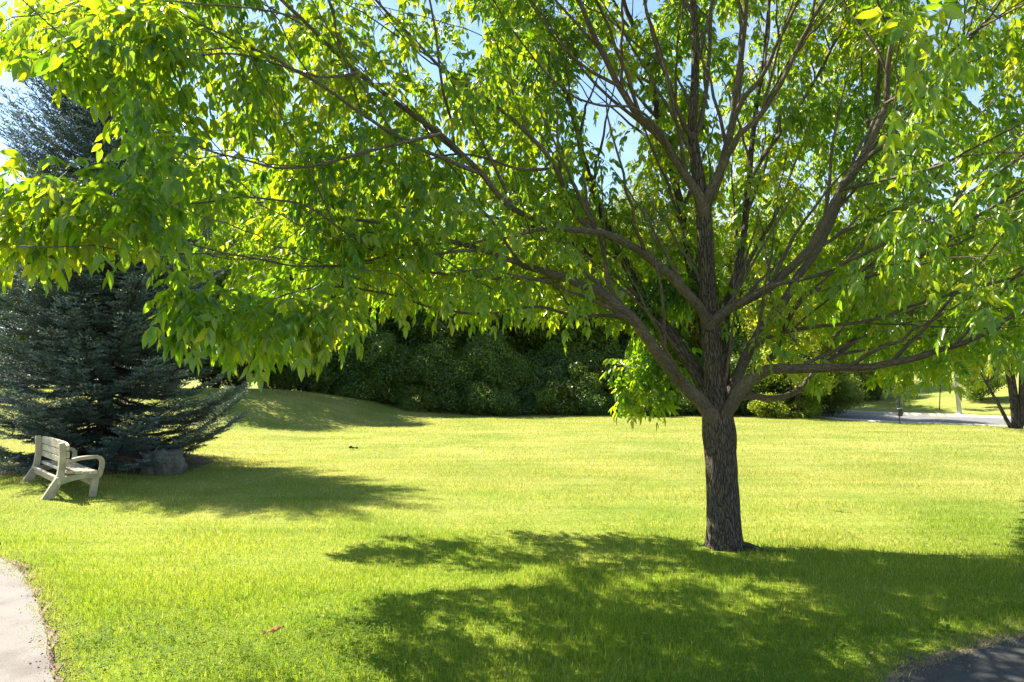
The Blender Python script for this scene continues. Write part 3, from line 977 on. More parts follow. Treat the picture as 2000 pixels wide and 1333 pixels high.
CL = [sample(POLY_A, 640, dA),
      sample(POLY_B, 1500, lambda a, b: rng.uniform(7.0, 11.0) if a > 1400 else 6.75 + 3.2 * rng.uniform() ** 1.5),
      sample(POLY_C, 760, lambda a, b: rng.uniform(6.2, 10.6) if rng.uniform() < .86 else rng.uniform(4.2, 6.2)),
      sample([(1480, 560), (1900, 520), (1900, 720), (1700, 740), (1500, 700)], 60, lambda a, b: rng.uniform(6.0, 8.5)),
      sample([(1200, 630), (1340, 640), (1335, 740), (1300, 785), (1225, 790), (1195, 690)], 60, lambda a, b: rng.uniform(6.95, 7.3)),
      sample([(1650, 650), (1950, 640), (1960, 725), (1700, 735)], 34, lambda a, b: rng.uniform(7.0, 9.5)),
      sample([(310, 520), (420, 560), (700, 590), (690, 640), (520, 655), (350, 625)], 62, lambda a, b: rng.uniform(3.4, 5.0)),
      sample([(0, 310), (300, 330), (310, 450), (150, 455), (0, 450)], 40, lambda a, b: rng.uniform(2.95, 3.9)),
      sample([(150, 330), (330, 300), (620, 300), (640, 560), (300, 540), (180, 480)], 210, lambda a, b: rng.uniform(6.2, 8.6)),
      sample([(500, 150), (1000, 130), (1060, 420), (1080, 560), (700, 560), (520, 480)], 130, lambda a, b: rng.uniform(4.3, 6.6)),
      sample([(640, 330), (1050, 300), (1120, 560), (700, 600)], 150, lambda a, b: rng.uniform(7.1, 8.7)),
      sample([(960, 470), (1330, 470), (1330, 620), (1000, 620)], 85, lambda a, b: rng.uniform(6.75, 7.6)),
      sample([(1440, 470), (1700, 470), (1700, 640), (1450, 650)], 70, lambda a, b: rng.uniform(7.2, 9.2)),
      sample([(140, 310), (420, 300), (420, 430), (200, 430)], 45, lambda a, b: rng.uniform(5.1, 6.1)),
      np.array([at(*q) for q in ((1100, 470, 5.3), (1140, 500, 5.2), (1180, 445, 5.4), (1150, 535, 5.6), (1490, 220, 5.4), (1465, 235, 5.5), (1500, 690, 5.9), (1600, 270, 5.2), (1330, 600, 6.2), (1300, 640, 6.2), (1570, 560, 5.8),
                                 (1660, 300, 4.6), (1760, 60, 2.7), (1850, 40, 2.6), (1790, 110, 2.9))])]
# the part of the crown above the picture
q = rng.normal(0, 1, (2400, 3))
q /= np.linalg.norm(q, axis=1, keepdims=True)
q = q * rng.uniform(0.45, 1, (2400, 1)) * [5.2, 4.6, 2.6] + [1.2, 6.2, 6.3]
qx, qy = proj(q)
q = q[((qy < -60) | (q[:, 1] < 1.0)) & (q[:, 2] > 3.5)]
CL.append(q[:620])
CL = np.vstack(CL)
LIT = [([(-30, 285), (330, 290), (330, 560), (150, 520), (-30, 520)], 2.5, 4.4, .92), ([(-30, -20), (260, -20), (200, 130), (-30, 125)], 2.5, 4.6, .85),
       ([(330, 640), (720, 620), (700, 720), (350, 740)], 3.0, 5.2, .55), ([(1200, 640), (1345, 640), (1330, 830), (1190, 830)], 6.8, 7.8, .97)]


def lit_ok(P):
    ok = np.ones(len(P), bool)
    for poly, a, b, pr in LIT:
        hit = np.zeros(len(P), bool)
        for t_ in np.arange(0.7, 8.0, 0.15):
            Q_ = P - TS * t_
            px, py = proj(Q_)
            hit |= in_poly(px, py, poly) & (Q_[:, 1] > a) & (Q_[:, 1] < b)
        ok &= ~(hit & (rng.uniform(0, 1, len(P)) < pr))
    return ok


CL = CL[view_ok(CL) & shadow_ok(CL) & lit_ok(CL)]
EX = sample([(-20, -20), (340, -20), (340, 290), (215, 280), (205, 215), (150, 175), (60, 135), (-20, 115)], 80, lambda a, b: rng.uniform(2.95, 4.9))
LIT = LIT[:1]
EX2 = sample([(10, -20), (210, -20), (210, 165), (140, 170), (60, 130), (10, 100)], 48, lambda a, b: rng.uniform(3.0, 4.6))
CL = np.vstack([CL, EX2[view_ok(EX2)], EX[view_ok(EX) & lit_ok(EX)]])

NP_, ND_, NR_ = np.vstack(SK_P), np.vstack(SK_D), np.concatenate(SK_R)
d0_ = np.array([np.min(np.sum((NP_ - c) ** 2, 1)) for c in CL])
CL = CL[np.argsort(d0_)]
twigs = Tubes()
LO, LD = [], []
rr0 = np.linalg.norm((NP_ - [TRX, TRY, 1.6]), axis=1)
for c in CL:
    dv = c - NP_
    dist = np.sqrt((dv ** 2).sum(1)) + 1e-6
    cosang = (dv * ND_).sum(1) / dist
    cost = dist * (1.25 - 0.35 * cosang)
    j = int(np.argmin(cost))
    a, td, D = NP_[j], ND_[j], dist[j]
    if D > 2.2:
        continue
    mid = a + td * D * 0.35 + (c - a) * 0.25 + np.array([0, 0, 0.06 * D])
    s = np.linspace(0, 1, max(4, int(D / 0.12) + 3))[:, None]
    P = (1 - s) ** 2 * a + 2 * s * (1 - s) * mid + s * s * c
    P[1:-1] += rng.normal(0, 0.012, (len(P) - 2, 3))
    r0 = min(NR_[j] * 0.6, 0.003 + 0.0065 * D)
    r = np.linspace(r0, 0.0016, len(P))
    twigs.add(P, r, 5)
    T = np.gradient(P, axis=0)
    T /= np.linalg.norm(T, axis=1, keepdims=True) + 1e-9
    NP_ = np.vstack([NP_, P[1:]])
    ND_ = np.vstack([ND_, T[1:]])
    NR_ = np.concatenate([NR_, r[1:]])
    # opposite pairs of compound leaves along the outer part of the twig
    tl = min(0.55, D * 0.85)
    npairs = 4 if D > 0.3 else 3
    L = np.concatenate([[0], np.cumsum(np.linalg.norm(np.diff(P, axis=0), axis=1))])
    ph = rng.uniform(0, 6.28)
    for kx in range(npairs + 1):
        ll = L[-1] - tl * (1 - kx / npairs)
        o = np.array([np.interp(ll, L, P[:, i_]) for i_ in range(3)])
        tdir = T[-1]
        e1 = np.cross(tdir, [0, 0, 1.0])
        e1 /= np.linalg.norm(e1) + 1e-6
        e2 = np.cross(e1, tdir)
        ph += 1.57
        for sgn in ((1, -1) if kx < npairs else (0,)):
            side = (e1 * math.cos(ph) + e2 * math.sin(ph)) * sgn
            dd = tdir * rng.uniform(0.3, 0.8) + side * rng.uniform(0.7, 1.0) + np.array([0, 0, rng.uniform(-0.45, 0.05)]) + rng.normal(0, 0.15, 3)
            LO.append(o)
            LD.append(dd / np.linalg.norm(dd))
tw_o = link('twigs', twigs.mesh('twigs', M_TWIG), ash)
tw_o.matrix_parent_inverse = ROOTM
tag(tw_o, kind='stuff')


def compound_leaves(O, D, size, seed, rndbase=None):
    """pinnate leaves: three pairs of leaflets and one at the tip, drooping"""
    g = np.random.default_rng(seed)
    n = len(O)
    down = np.array([0, 0, -1.0])
    up = np.array([0, 0, 1.0])
    side = np.cross(D, up)
    side /= np.linalg.norm(side, axis=1, keepdims=True) + 1e-6
    n0 = np.cross(side, D)
    roll = g.normal(0, 0.5, n)[:, None]
    side2 = side * np.cos(roll) + n0 * np.sin(roll)
    n0 = np.cross(side2, D)
    Lr = (0.15 * size * g.uniform(0.8, 1.2, n))[:, None]
    droop = g.uniform(0.25, 0.75, n)[:, None]
    base_r = g.uniform(0, 1, n) if rndbase is None else rndbase
    Vs, Rs = [], []
    cnt = 0
    U = np.array([0, .28, .28, .28, .64, .64, .64, 1.0])
    Wd = np.array([0, .46, 0, -.46, .36, 0, -.36, 0])
    Fd = np.array([0, .0, -.10, .0, .02, -.08, .02, -.05])
    for k, (tpos, sgn, ls) in enumerate([(.38, 1, .82), (.38, -1, .82), (.66, 1, 1.0), (.66, -1, 1.0), (.92, 1, 1.02), (.92, -1, 1.02), (1.0, 0, 1.1)]):
        drop = g.uniform(0, 1, n) < (0.25 if k < 2 else 0.05)
        pos = O + D * Lr * tpos + down * Lr * droop * tpos ** 2
        dt = D + down * 2 * droop * tpos * 0.8
        dt /= np.linalg.norm(dt, axis=1, keepdims=True)
        grav = g.uniform(0.3, 1.15, n)[:, None]
        ld = dt * (0.6 if sgn else 1.0) + side2 * (0.8 * sgn) + down * grav + g.normal(0, 0.12, (n, 3))
        ld /= np.linalg.norm(ld, axis=1, keepdims=True)
        nn = n0 + g.normal(0, 0.28, (n, 3))
        nn = nn - ld * (nn * ld).sum(1, keepdims=True)
        nn /= np.linalg.norm(nn, axis=1, keepdims=True) + 1e-6
        b = np.cross(nn, ld)
        L = 0.085 * size[:, None] * ls * g.uniform(0.75, 1.15, n)[:, None]
        L = np.where(drop[:, None], 0.0005, L)
        w = L * g.uniform(0.40, 0.54, n)[:, None]
        curl = g.uniform(0.0, 0.22, n)[:, None]
        V = pos[:, None, :] + ld[:, None, :] * (L * U)[:, :, None] + b[:, None, :] * (w * Wd)[:, :, None] * 0.92 \
            + nn[:, None, :] * (L * Fd - L * curl * U ** 2)[:, :, None]
        Vs.append(V.reshape(-1, 3))
        Rs.append(np.repeat(np.clip(base_r + g.normal(0, 0.12, n), 0, 1), 8))
    V = np.vstack(Vs)
    m_ = 7 * n
    k = np.arange(m_)[:, None] * 8
    tri = np.vstack([k + np.array([0, 2, 1]), k + np.array([0, 3, 2]), k + np.array([4, 5, 7]), k + np.array([5, 6, 7])])
    quad = np.vstack([k + np.array([1, 2, 5, 4]), k + np.array([2, 3, 6, 5])])
    # leaf stalks
    wv = side2 * 0.0013
    mid = O + D * Lr * 0.5 + down * Lr * droop * 0.25
    tip = O + D * Lr + down * Lr * droop
    S = np.stack([O - wv, O + wv, mid + wv, mid - wv, tip], 1).reshape(-1, 3)
    ks = np.arange(n)[:, None] * 5 + len(V)
    quad = np.vstack([quad, ks + np.array([0, 1, 2, 3])])
    tri = np.vstack([tri, ks + np.array([3, 2, 4])])
    return np.vstack([V, S]), quad, tri, np.concatenate(Rs + [np.zeros(5 * n)])


LO, LD = np.array(LO), np.array(LD)
ctr = LO + LD * 0.12 + [0, 0, -0.06]
ok = shadow_ok(ctr, 0.04) & view_ok(ctr) & view_ok(LO + LD * 0.22 + [0, 0, -0.12])
LO, LD = LO[ok], LD[ok]
base_r = np.clip(0.5 + 0.45 * np.array([noise.noise(tuple(p * 0.9)) for p in LO]) + rng.normal(0, 0.15, len(LO)), 0, 1)
V, Q, T_, Rn = compound_leaves(LO, LD, rng.uniform(0.85, 1.2, len(LO)), 5, base_r)
lf = link('crown', mesh_np('crown', V, [Q, T_], M_ASH, {'rnd': Rn}), ash)
lf.matrix_parent_inverse = ROOTM
print('ash clusters', len(CL), 'compound leaves', len(LO))

# ------------------------------------------------------------------ blue spruce
def gz(x, y):
    return float(th(np.array([x]), np.array([y]))[0])


def needles(S, D, Ln, k, nlen, nwid, seed, tipness):
    g = np.random.default_rng(seed)
    n = len(S)
    tpar = np.tile(np.linspace(0.05, 1.0, k), (n, 1)) + g.uniform(-.03, .03, (n, k))
    base = S[:, None, :] + D[:, None, :] * (Ln[:, None] * tpar)[:, :, None]
    ref = np.where(np.abs(D[:, 2:3]) > 0.9, np.array([[1.0, 0, 0]]), np.array([[0, 0, 1.0]]))
    e1 = np.cross(D, ref)
    e1 /= np.linalg.norm(e1, axis=1, keepdims=True)
    e2 = np.cross(e1, D)
    az = g.uniform(0, 6.283, (n, k))
    sd = e1[:, None, :] * np.cos(az)[:, :, None] + e2[:, None, :] * np.sin(az)[:, :, None]
    nd = sd * 0.8 + D[:, None, :] * 0.6 + np.array([0, 0, 0.15])
    tip = base + nd * (nlen * g.uniform(0.7, 1.2, (n, k)))[:, :, None]
    w = np.cross(nd, g.normal(0, 1, (n, k, 3)))
    w /= np.linalg.norm(w, axis=2, keepdims=True) + 1e-6
    w *= nwid * 0.5
    V = np.stack([base - w, base + w, tip], 2).reshape(-1, 3)
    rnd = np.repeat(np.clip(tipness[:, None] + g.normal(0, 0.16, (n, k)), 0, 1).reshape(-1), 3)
    F = np.arange(len(V)).reshape(-1, 3)
    return V, F, rnd


def build_spruce(H, rb, expo, seed, nwh):
    g = np.random.default_rng(seed)
    wood = Tubes()
    tz = np.linspace(-0.1, H, 24)
    wood_tr = Tubes()
    wood_tr.add(np.stack([0.06 * np.sin(tz * 0.5) - 0.025 * tz, 0.03 * np.cos(tz * 0.7), tz], 1), np.linspace(0.15, 0.012, 24), 12, 0.06)
    S, D, L, TP = [], [], [], []
    for iw in range(nwh):
        z0 = 0.28 + (H - 0.5) * (iw / (nwh - 1)) ** 1.02
        fz = z0 / H
        nb = int(np.interp(fz, [0, 0.5, 1], [12, 11, 9]))
        for b in range(nb):
            az = 6.283 * (b + g.uniform(-.35, .35)) / nb + iw * 1.9
            zz = z0 + g.uniform(-.10, .10)
            elev = np.interp(fz, [0, 0.3, 0.7, 1], [-0.05, 0.10, 0.45, 1.0]) + g.normal(0, 0.08)
            reach = rb * (1 - min(fz, .995)) ** expo * g.uniform(0.72, 1.10)
            if g.uniform() < 0.12:
                reach *= 0.7
            hx, hy = math.cos(az), math.sin(az)
            n = max(5, int(reach / 0.072))
            s = np.linspace(0, 1, n)
            zc = zz + reach * (math.tan(elev) * s - 0.16 * np.sin(s * math.pi) * (1 - fz) + 0.10 * s ** 3)
            ox = 0.06 * math.sin(zz * 0.5) - 0.025 * zz
            P = np.stack([ox + hx * reach * s, hy * reach * s, np.maximum(zc, 0.12)], 1)
            P[1:] += g.normal(0, 0.012, (n - 1, 3))
            wood.add(P, np.linspace(0.010 + 0.009 * reach, 0.003, n), 5)
            T = np.gradient(P, axis=0)
            T /= np.linalg.norm(T, axis=1, keepdims=True)
            for i in range(1, n):
                sf = s[i]
                if sf < 0.16 and fz < 0.8:
                    continue
                for sg in (1, -1):
                    sd = np.cross(T[i], [0, 0, 1.0]) * sg
                    d1 = T[i] * 0.62 + sd * 0.78 + np.array([0, 0, g.uniform(-.16, .05)])
                    d1 /= np.linalg.norm(d1)
                    l1 = min(0.44, 0.17 + 0.40 * reach * (1 - sf)) * g.uniform(0.65, 1.15)
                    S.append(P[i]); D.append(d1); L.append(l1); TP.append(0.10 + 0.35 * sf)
                    m = int(l1 / 0.068)
                    for q in range(1, m):
                        for sg2 in (1, -1):
                            if g.uniform() < 0.22:
                                continue
                            d2 = d1 * 0.65 + np.cross(d1, [0, 0, 1.0]) * sg2 * 0.7 + np.array([0, 0, g.uniform(-.12, .16)])
                            d2 /= np.linalg.norm(d2)
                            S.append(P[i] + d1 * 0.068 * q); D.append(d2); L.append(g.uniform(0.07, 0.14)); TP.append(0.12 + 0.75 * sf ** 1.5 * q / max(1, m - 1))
                if i == n - 1:
                    S.append(P[i]); D.append(T[i]); L.append(0.14); TP.append(0.8)
    S, D, L, TP = np.array(S), np.array(D), np.array(L), np.array(TP)
    print('spruce brushes', len(S))
    V, F, rn = needles(S, D, L, 20, 0.030, 0.0105, seed + 1, TP)
    # the little shoot stems
    sw = np.cross(D, [0.3, 0.2, 0.93])
    sw = sw / (np.linalg.norm(sw, axis=1, keepdims=True) + 1e-6) * 0.003
    V2 = np.stack([S - sw, S + sw, S + D * L[:, None]], 1).reshape(-1, 3)
    F2 = np.arange(len(V2)).reshape(-1, 3) + len(V)
    return wood_tr, wood, mesh_np('needles', np.vstack([V, V2]), [np.vstack([F, F2])], M_NEEDLE, {'rnd': np.concatenate([rn, np.full(len(V2), 0.0)])}, smooth=False)


sp = at(200, 905, 12.3)
spx, spy = float(sp[0]), float(sp[1])
spruce = thing('spruce_tree', (spx, spy, gz(spx, spy)), 'dense blue-green spruce standing behind the bench at the left', 'tree')
w_tr, w_b, nd = build_spruce(6.8, 2.4, 0.31, 3, 28)
link('trunk', w_tr.mesh('trunk', M_DARKBARK), spruce)
o = link('branches', w_b.mesh('branches', M_DARKBARK), spruce)
tag(o, kind='stuff')
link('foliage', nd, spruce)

# soil and shed needles below the spruce
bm = bmesh.new()
ring = []
for i in range(48):
    a_ = i / 48 * 6.283
    rr = 1.75 + 0.25 * noise.noise((math.cos(a_) * 2, math.sin(a_) * 2, 7))
    x_, y_ = spx + math.cos(a_) * rr, spy + math.sin(a_) * rr
    ring.append(bm.verts.new((x_, y_, gz(x_, y_) + 0.005)))
ringi = []
for i in range(48):
    a_ = i / 48 * 6.283
    x_, y_ = spx + math.cos(a_) * 0.8, spy + math.sin(a_) * 0.8
    ringi.append(bm.verts.new((x_, y_, gz(x_, y_) + 0.03)))
for i in range(48):
    j = (i + 1) % 48
    bm.faces.new((ring[i], ring[j], ringi[j], ringi[i]))
bm.faces.new(ringi)
M_MULCH = surf_mat('needle_litter', [(0.3, (0.05, 0.036, 0.026)), (0.7, (0.13, 0.095, 0.07))], 40, 0.95, 0.01, 70)
tag(from_bm('needle_litter', bm, M_MULCH, smooth=True), 'brown needle litter on the ground under the spruce', 'litter', kind='structure')


# ------------------------------------------------------------------ boulders
def boulder(name, loc, size, seed, mat, label, blocky=0.5, rotz=0.0):
    bm = bmesh.new()
    bmesh.ops.create_icosphere(bm, subdivisions=5, radius=1.0)
    for v_ in bm.verts:
        p = v_.co.copy()
        mxx = max(abs(p.x), abs(p.y), abs(p.z))
        cube = p / mxx * 0.82
        p = p.lerp(cube, blocky)
        d = noise.noise(p * 1.3 + Vector((seed, 0, 0))) * 0.22 + noise.noise(p * 3.4 + Vector((0, seed, 0))) * 0.08 + noise.noise(p * 9 + Vector((0, 0, seed))) * 0.03
        cell = noise.cell(p * 2.3 + Vector((seed, seed, 0))) * 0.05
        p = p * (1 + d + cell)
        v_.co = Vector((p.x * size[0], p.y * size[1], p.z * size[2]))
    o = from_bm(name, bm, mat, smooth=True, loc=loc)
    o.rotation_euler = (0.05, -0.04, rotz)
    return tag(o, label, 'boulder')


b = at(318, 905, 11.5)
boulder('boulder', (b[0], b[1], gz(b[0], b[1]) + 0.12), (0.36, 0.34, 0.29), 2.3, M_ROCK, 'large blocky grey boulder at the right under the spruce boughs', 0.6, 0.3)
b = at(250, 905, 11.55)
boulder('boulder', (b[0], b[1], gz(b[0], b[1]) + 0.08), (0.36, 0.30, 0.24), 6.1, M_ROCK2, 'lower reddish brown boulder between grey boulder and spruce trunk', 0.45, -0.2)

# ------------------------------------------------------------------ park bench
BL = 0.76      # half length between end frames


def ribbon(bm, cl, t, x0, steps=7, closed=False):
    c = catmull([(a[0], a[1], a[2]) for a in cl], steps)
    P, Wd = c[:, :2], c[:, 2]
    T = np.gradient(P, axis=0)
    T /= np.linalg.norm(T, axis=1, keepdims=True) + 1e-9
    Nn = np.stack([-T[:, 1], T[:, 0]], 1)
    A, B = P + Nn * Wd[:, None] / 2, P - Nn * Wd[:, None] / 2
    vs = []
    for q in range(len(P)):
        vs.append([bm.verts.new((x0 + sx * t / 2, e[q][0], e[q][1])) for sx in (-1, 1) for e in (A, B)])
    side_edges = []
    fs = []
    for q in range(len(P) - 1):
        a, b_ = vs[q], vs[q + 1]
        for i0, i1 in ((0, 1), (1, 3), (3, 2), (2, 0)):
            fs.append(bm.faces.new((a[i0], a[i1], b_[i1], b_[i0])))
    fs.append(bm.faces.new((vs[0][0], vs[0][2], vs[0][3], vs[0][1])))
    fs.append(bm.faces.new((vs[-1][0], vs[-1][1], vs[-1][3], vs[-1][2])))
    bm.edges.ensure_lookup_table()
    es = []
    for q in range(len(P) - 1):
        for i0 in range(4):
            e = bm.edges.get((vs[q][i0], vs[q + 1][i0]))
            if e:
                es.append(e)
    for q in (0, -1):
        for i0, i1 in ((0, 1), (1, 3), (3, 2), (2, 0)):
            e = bm.edges.get((vs[q][i0], vs[q][i1]))
            if e:
                es.append(e)
    bmesh.ops.recalc_face_normals(bm, faces=fs)
    bmesh.ops.bevel(bm, geom=es, offset=min(0.009, t * 0.2), segments=3, profile=0.6, affect='EDGES')


def plank(bm, cx, cy, cz, lx, ly, lz, rx=0.0, bev=0.007, arch=0.0, chamfer=0.0):
    n = 17
    M = Matrix.Translation((cx, cy, cz)) @ Matrix.Rotation(rx, 4, 'X')
    xs = np.linspace(-lx / 2, lx / 2, n)
    vs = []
    for x_ in xs:
        f = abs(x_) / (lx / 2)
        top = lz / 2 + arch * (1 - f ** 3) - (chamfer * max(0, f - 0.92) / 0.08)
        vs.append([bm.verts.new(M @ Vector((x_, sy * ly / 2, zz))) for sy, zz in ((-1, -lz / 2), (1, -lz / 2), (1, top), (-1, top))])
    fs, es = [], []
    for q in range(n - 1):
        for i in range(4):
            fs.append(bm.faces.new((vs[q][i], vs[q][(i + 1) % 4], vs[q + 1][(i + 1) % 4], vs[q + 1][i])))
    fs.append(bm.faces.new(vs[0][::-1]))
    fs.append(bm.faces.new(vs[-1]))
    for q in range(n - 1):
        for i in range(4):
            es.append(bm.edges.get((vs[q][i], vs[q + 1][i])))
    for q in (0, -1):
        for i in range(4):
            es.append(bm.edges.get((vs[q][i], vs[q][(i + 1) % 4])))
    bmesh.ops.recalc_face_normals(bm, faces=fs)
    bmesh.ops.bevel(bm, geom=es, offset=bev, segments=2, profile=0.6, affect='EDGES')


f0 = gnd(82, 972, 0.065)
f1 = gnd(39, 942, 0.095)
mid = (f0 + f1) / 2
ax = f0 - f1
yaw = math.atan2(ax[1], ax[0])
bench = thing('park_bench', (mid[0], mid[1], 0.055), 'pale tan plastic-wood park bench with curved arms on the grass by the spruce', 'bench')
bench.rotation_euler = Euler((R(-5.5), R(0), yaw), 'XYZ')
print('bench length', np.linalg.norm(ax))
BL = float(np.linalg.norm(ax)) / 2
for sx in (1, -1):
    bm = bmesh.new()
    x0 = sx * BL
    ribbon(bm, [(0.045, -0.05, .14), (0.066, 0.0, .125), (0.128, 0.16, .105), (.164, .27, .085), (.168, .40, .078), (.160, .54, .076), (.142, .66, .076), (.132, .715, .062)], 0.075, x0)
    ribbon(bm, [(.165, .215, .10), (.25, .243, .085), (.35, .268, .072), (.46, .282, .062), (.60, .29, .058)], 0.066, x0)
    ribbon(bm, [(.575, -0.05, .082), (.575, .10, .082), (.578, .20, .082), (.582, .285, .08)], 0.071, x0)
    link_o = from_bm('end_frame', bm, M_BENCHF, bench)
    bm = bmesh.new()
    ribbon(bm, [(.185, .435, .05), (.25, .475, .05), (.36, .515, .048), (.50, .535, .046), (.575, .535, .05), (.622, .50, .055), (.638, .42, .055), (.622, .30, .05), (.612, .262, .035)], 0.082, x0)
    from_bm('armrest', bm, M_BENCHF, bench)
bm = bmesh.new()
for q in range(4):
    plank(bm, 0, .268 + q * 0.094, .335 - 0.004 * math.sin(q), 2 * BL + 0.07, .086, .042, 0.02)
from_bm('seat', bm, M_BENCH, bench)
bm = bmesh.new()
for q, (yy, zz, hh, ar) in enumerate(((.222, .468, .082, 0), (.214, .562, .088, 0), (.200, .662, .094, .018))):
    plank(bm, 0, yy, zz, 2 * BL + 0.09, .036, hh, 0.12, arch=ar, chamfer=0.02 if q == 2 else 0)
from_bm('backrest', bm, M_BENCH, bench)
bm = bmesh.new()
plank(bm, 0, .150, .225, 2 * BL + 0.13, .036, .095, 0.35)
plank(bm, 0, .565, .20, 2 * BL + 0.11, .036, .09, 0)
from_bm('stretcher', bm, M_BENCH, bench)


# ------------------------------------------------------------------ trees and shrubs of the background
def lumpy_crown(g, H, z0, rx, ry, nl, nleaf, size, lr=(0.22, 0.42), flat=0.8, weep=0.0):
    """leaves spread over many irregular clumps"""
    lum = []
    while len(lum) < nl:
        p = g.normal(0, 1, 3)
        p /= np.linalg.norm(p)
        q = p * g.uniform(0.25, 1.0) ** 0.5
        zc = (z0 + H) / 2 + q[2] * (H - z0) / 2
        fz = (zc - z0) / (H - z0)
        nar = 0.55 + 0.45 * math.sin(math.pi * min(1, max(0.0, fz * 0.85 + 0.12)))
        lum.append((q[0] * rx * nar, q[1] * ry * nar, zc, g.uniform(*lr) * (rx + ry) / 2))
    lum = np.array(lum)
    wts = lum[:, 3] ** 2
    li = g.choice(nl, nleaf, p=wts / wts.sum())
    d = g.normal(0, 1, (nleaf, 3))
    d /= np.linalg.norm(d, axis=1, keepdims=True)
    rad = lum[li, 3] * g.uniform(0.35, 1.08, nleaf) ** 0.6
    P = lum[li, :3] + d * rad[:, None] * [1, 1, flat]
    P[:, 2] = np.where(P[:, 2] < 0.05, g.uniform(0.05, 0.5, nleaf), P[:, 2])
    nrm = d * 0.7 + np.array([0, 0, 0.5]) + g.normal(0, 0.55, (nleaf, 3))
    nrm /= np.linalg.norm(nrm, axis=1, keepdims=True)
    ldir = np.cross(nrm, g.normal(0, 1, (nleaf, 3))) + [0, 0, -0.5 - weep]
    ldir = ldir - nrm * (ldir * nrm).sum(1, keepdims=True)
    ldir /= np.linalg.norm(ldir, axis=1, keepdims=True) + 1e-6
    b_ = np.cross(nrm, ldir)
    s = size * g.uniform(0.6, 1.35, nleaf)[:, None]
    V = np.stack([P - ldir * s * .5, P + b_ * s * .30 - nrm * s * .05, P + ldir * s * .5 - nrm * s * .08, P - b_ * s * .30 - nrm * s * .05], 1).reshape(-1, 3)
    lrn = g.uniform(0.0, 1, nl)
    rn = np.repeat(np.clip(lrn[li] * 0.6 + g.uniform(0, .5, nleaf), 0, 1), 4)
    return V, np.arange(nleaf * 4).reshape(-1, 4), rn, lum


def tree_parts(seed, H, z0, rx, ry, nl, nleaf, size, mat, stems=1, r0=0.16, bark=None, **kw):
    g = np.random.default_rng(seed)
    V, F, rn, lum = lumpy_crown(g, H, z0, rx, ry, nl, nleaf, size, **kw)
    crown = mesh_np('crown', V, [F], mat, {'rnd': rn}, smooth=False)
    tb = Tubes()
    order = np.argsort(lum[:, 2])
    for s_ in range(stems):
        az = 6.283 * s_ / stems + g.uniform(-.4, .4)
        sp_ = 0 if stems == 1 else g.uniform(0.25, 0.5)
        hz = np.linspace(-0.15, H * 0.8, 12)
        k = np.clip(hz / (H * .8), 0, 1)
        P = np.stack([np.cos(az) * sp_ * rx * k ** 0.8 + 0.12 * np.sin(hz + seed), np.sin(az) * sp_ * ry * k ** 0.8 + 0.1 * np.cos(hz * 0.8 + seed), hz], 1)
        P[:, :2] -= P[0, :2] * (1 if stems == 1 else 0.7)
        tb.add(P, np.linspace(r0 * (1 if stems == 1 else 0.62), 0.02, 12), 9, 0.06)
        for li in order[s_::max(1, stems)][::2][:14]:
            e = lum[li, :3]
            j = int(np.clip(np.searchsorted(hz, e[2] * 0.62), 1, 10))
            a = P[j]
            sx = np.linspace(0, 1, 6)[:, None]
            mid_ = a * 0.45 + e * 0.55 + np.array([0, 0, -0.12 * np.linalg.norm(e - a)])
            tb.add((1 - sx) ** 2 * a + 2 * sx * (1 - sx) * mid_ + sx * sx * e, np.linspace(r0 * 0.32, 0.01, 6), 6)
    return tb.mesh('trunk', bark or M_DARKBARK), crown


def make_tree(name, label, cat, loc, parts, group=None, rotz=0.0, scale=1.0):
    t = thing(name, loc, label, cat, group, rotz)
    t.scale = (scale,) * 3
    link('trunk', parts[0], t)
    link('crown', parts[1], t)
    return t


tall = [tree_parts(21, 11.0, 1.6, 3.3, 3.3, 66, 30000, 0.165, M_WOOD, r0=0.20),
        tree_parts(22, 12.0, 1.2, 3.0, 3.0, 70, 30000, 0.16, M_WOOD, r0=0.20),
        tree_parts(23, 9.5, 0.8, 3.4, 3.4, 62, 30000, 0.16, M_WOOD, stems=3, r0=0.2)]
bright = tree_parts(24, 11.0, 1.5, 3.3, 3.3, 60, 19000, 0.20, M_BRIGHT, r0=0.18)
pale = tree_parts(25, 13.0, 1.8, 3.2, 3.2, 64, 20000, 0.21, M_PALE, r0=0.22)
shr = [tree_parts(31, 2.6, 0.05, 1.5, 1.3, 40, 14000, 0.10, M_WOOD, stems=4, r0=0.05, lr=(0.25, 0.45)),
       tree_parts(32, 3.4, 0.05, 1.5, 1.5, 44, 15000, 0.105, M_WOOD, stems=4, r0=0.06, lr=(0.25, 0.45)),
       tree_parts(33, 1.1, 0.02, 1.0, 0.9, 24, 4500, 0.10, M_BRIGHT, stems=4, r0=0.02, lr=(0.25, 0.45)),
       tree_parts(34, 1.2, 0.02, 1.3, 1.0, 28, 8000, 0.085, M_WOOD, stems=4, r0=0.02, lr=(0.25, 0.45))]


def place(parts, name, label, cat, px, d, scale, group=None, rz=None):
    x_ = (px - 1000) / FPX * d
    return make_tree(name, label, cat, (x_, d, gz(x_, d) - 0.03), parts, group, rng.uniform(0, 6.28) if rz is None else rz, scale)


G_W = 'dark trees of the shaded woods'
L_W = ['tall dark green tree in the shaded woods beyond the lawn', 'narrow dark green tree in the shaded woods beyond the lawn', 'low-branched dark green tree in the shaded woods beyond the lawn']
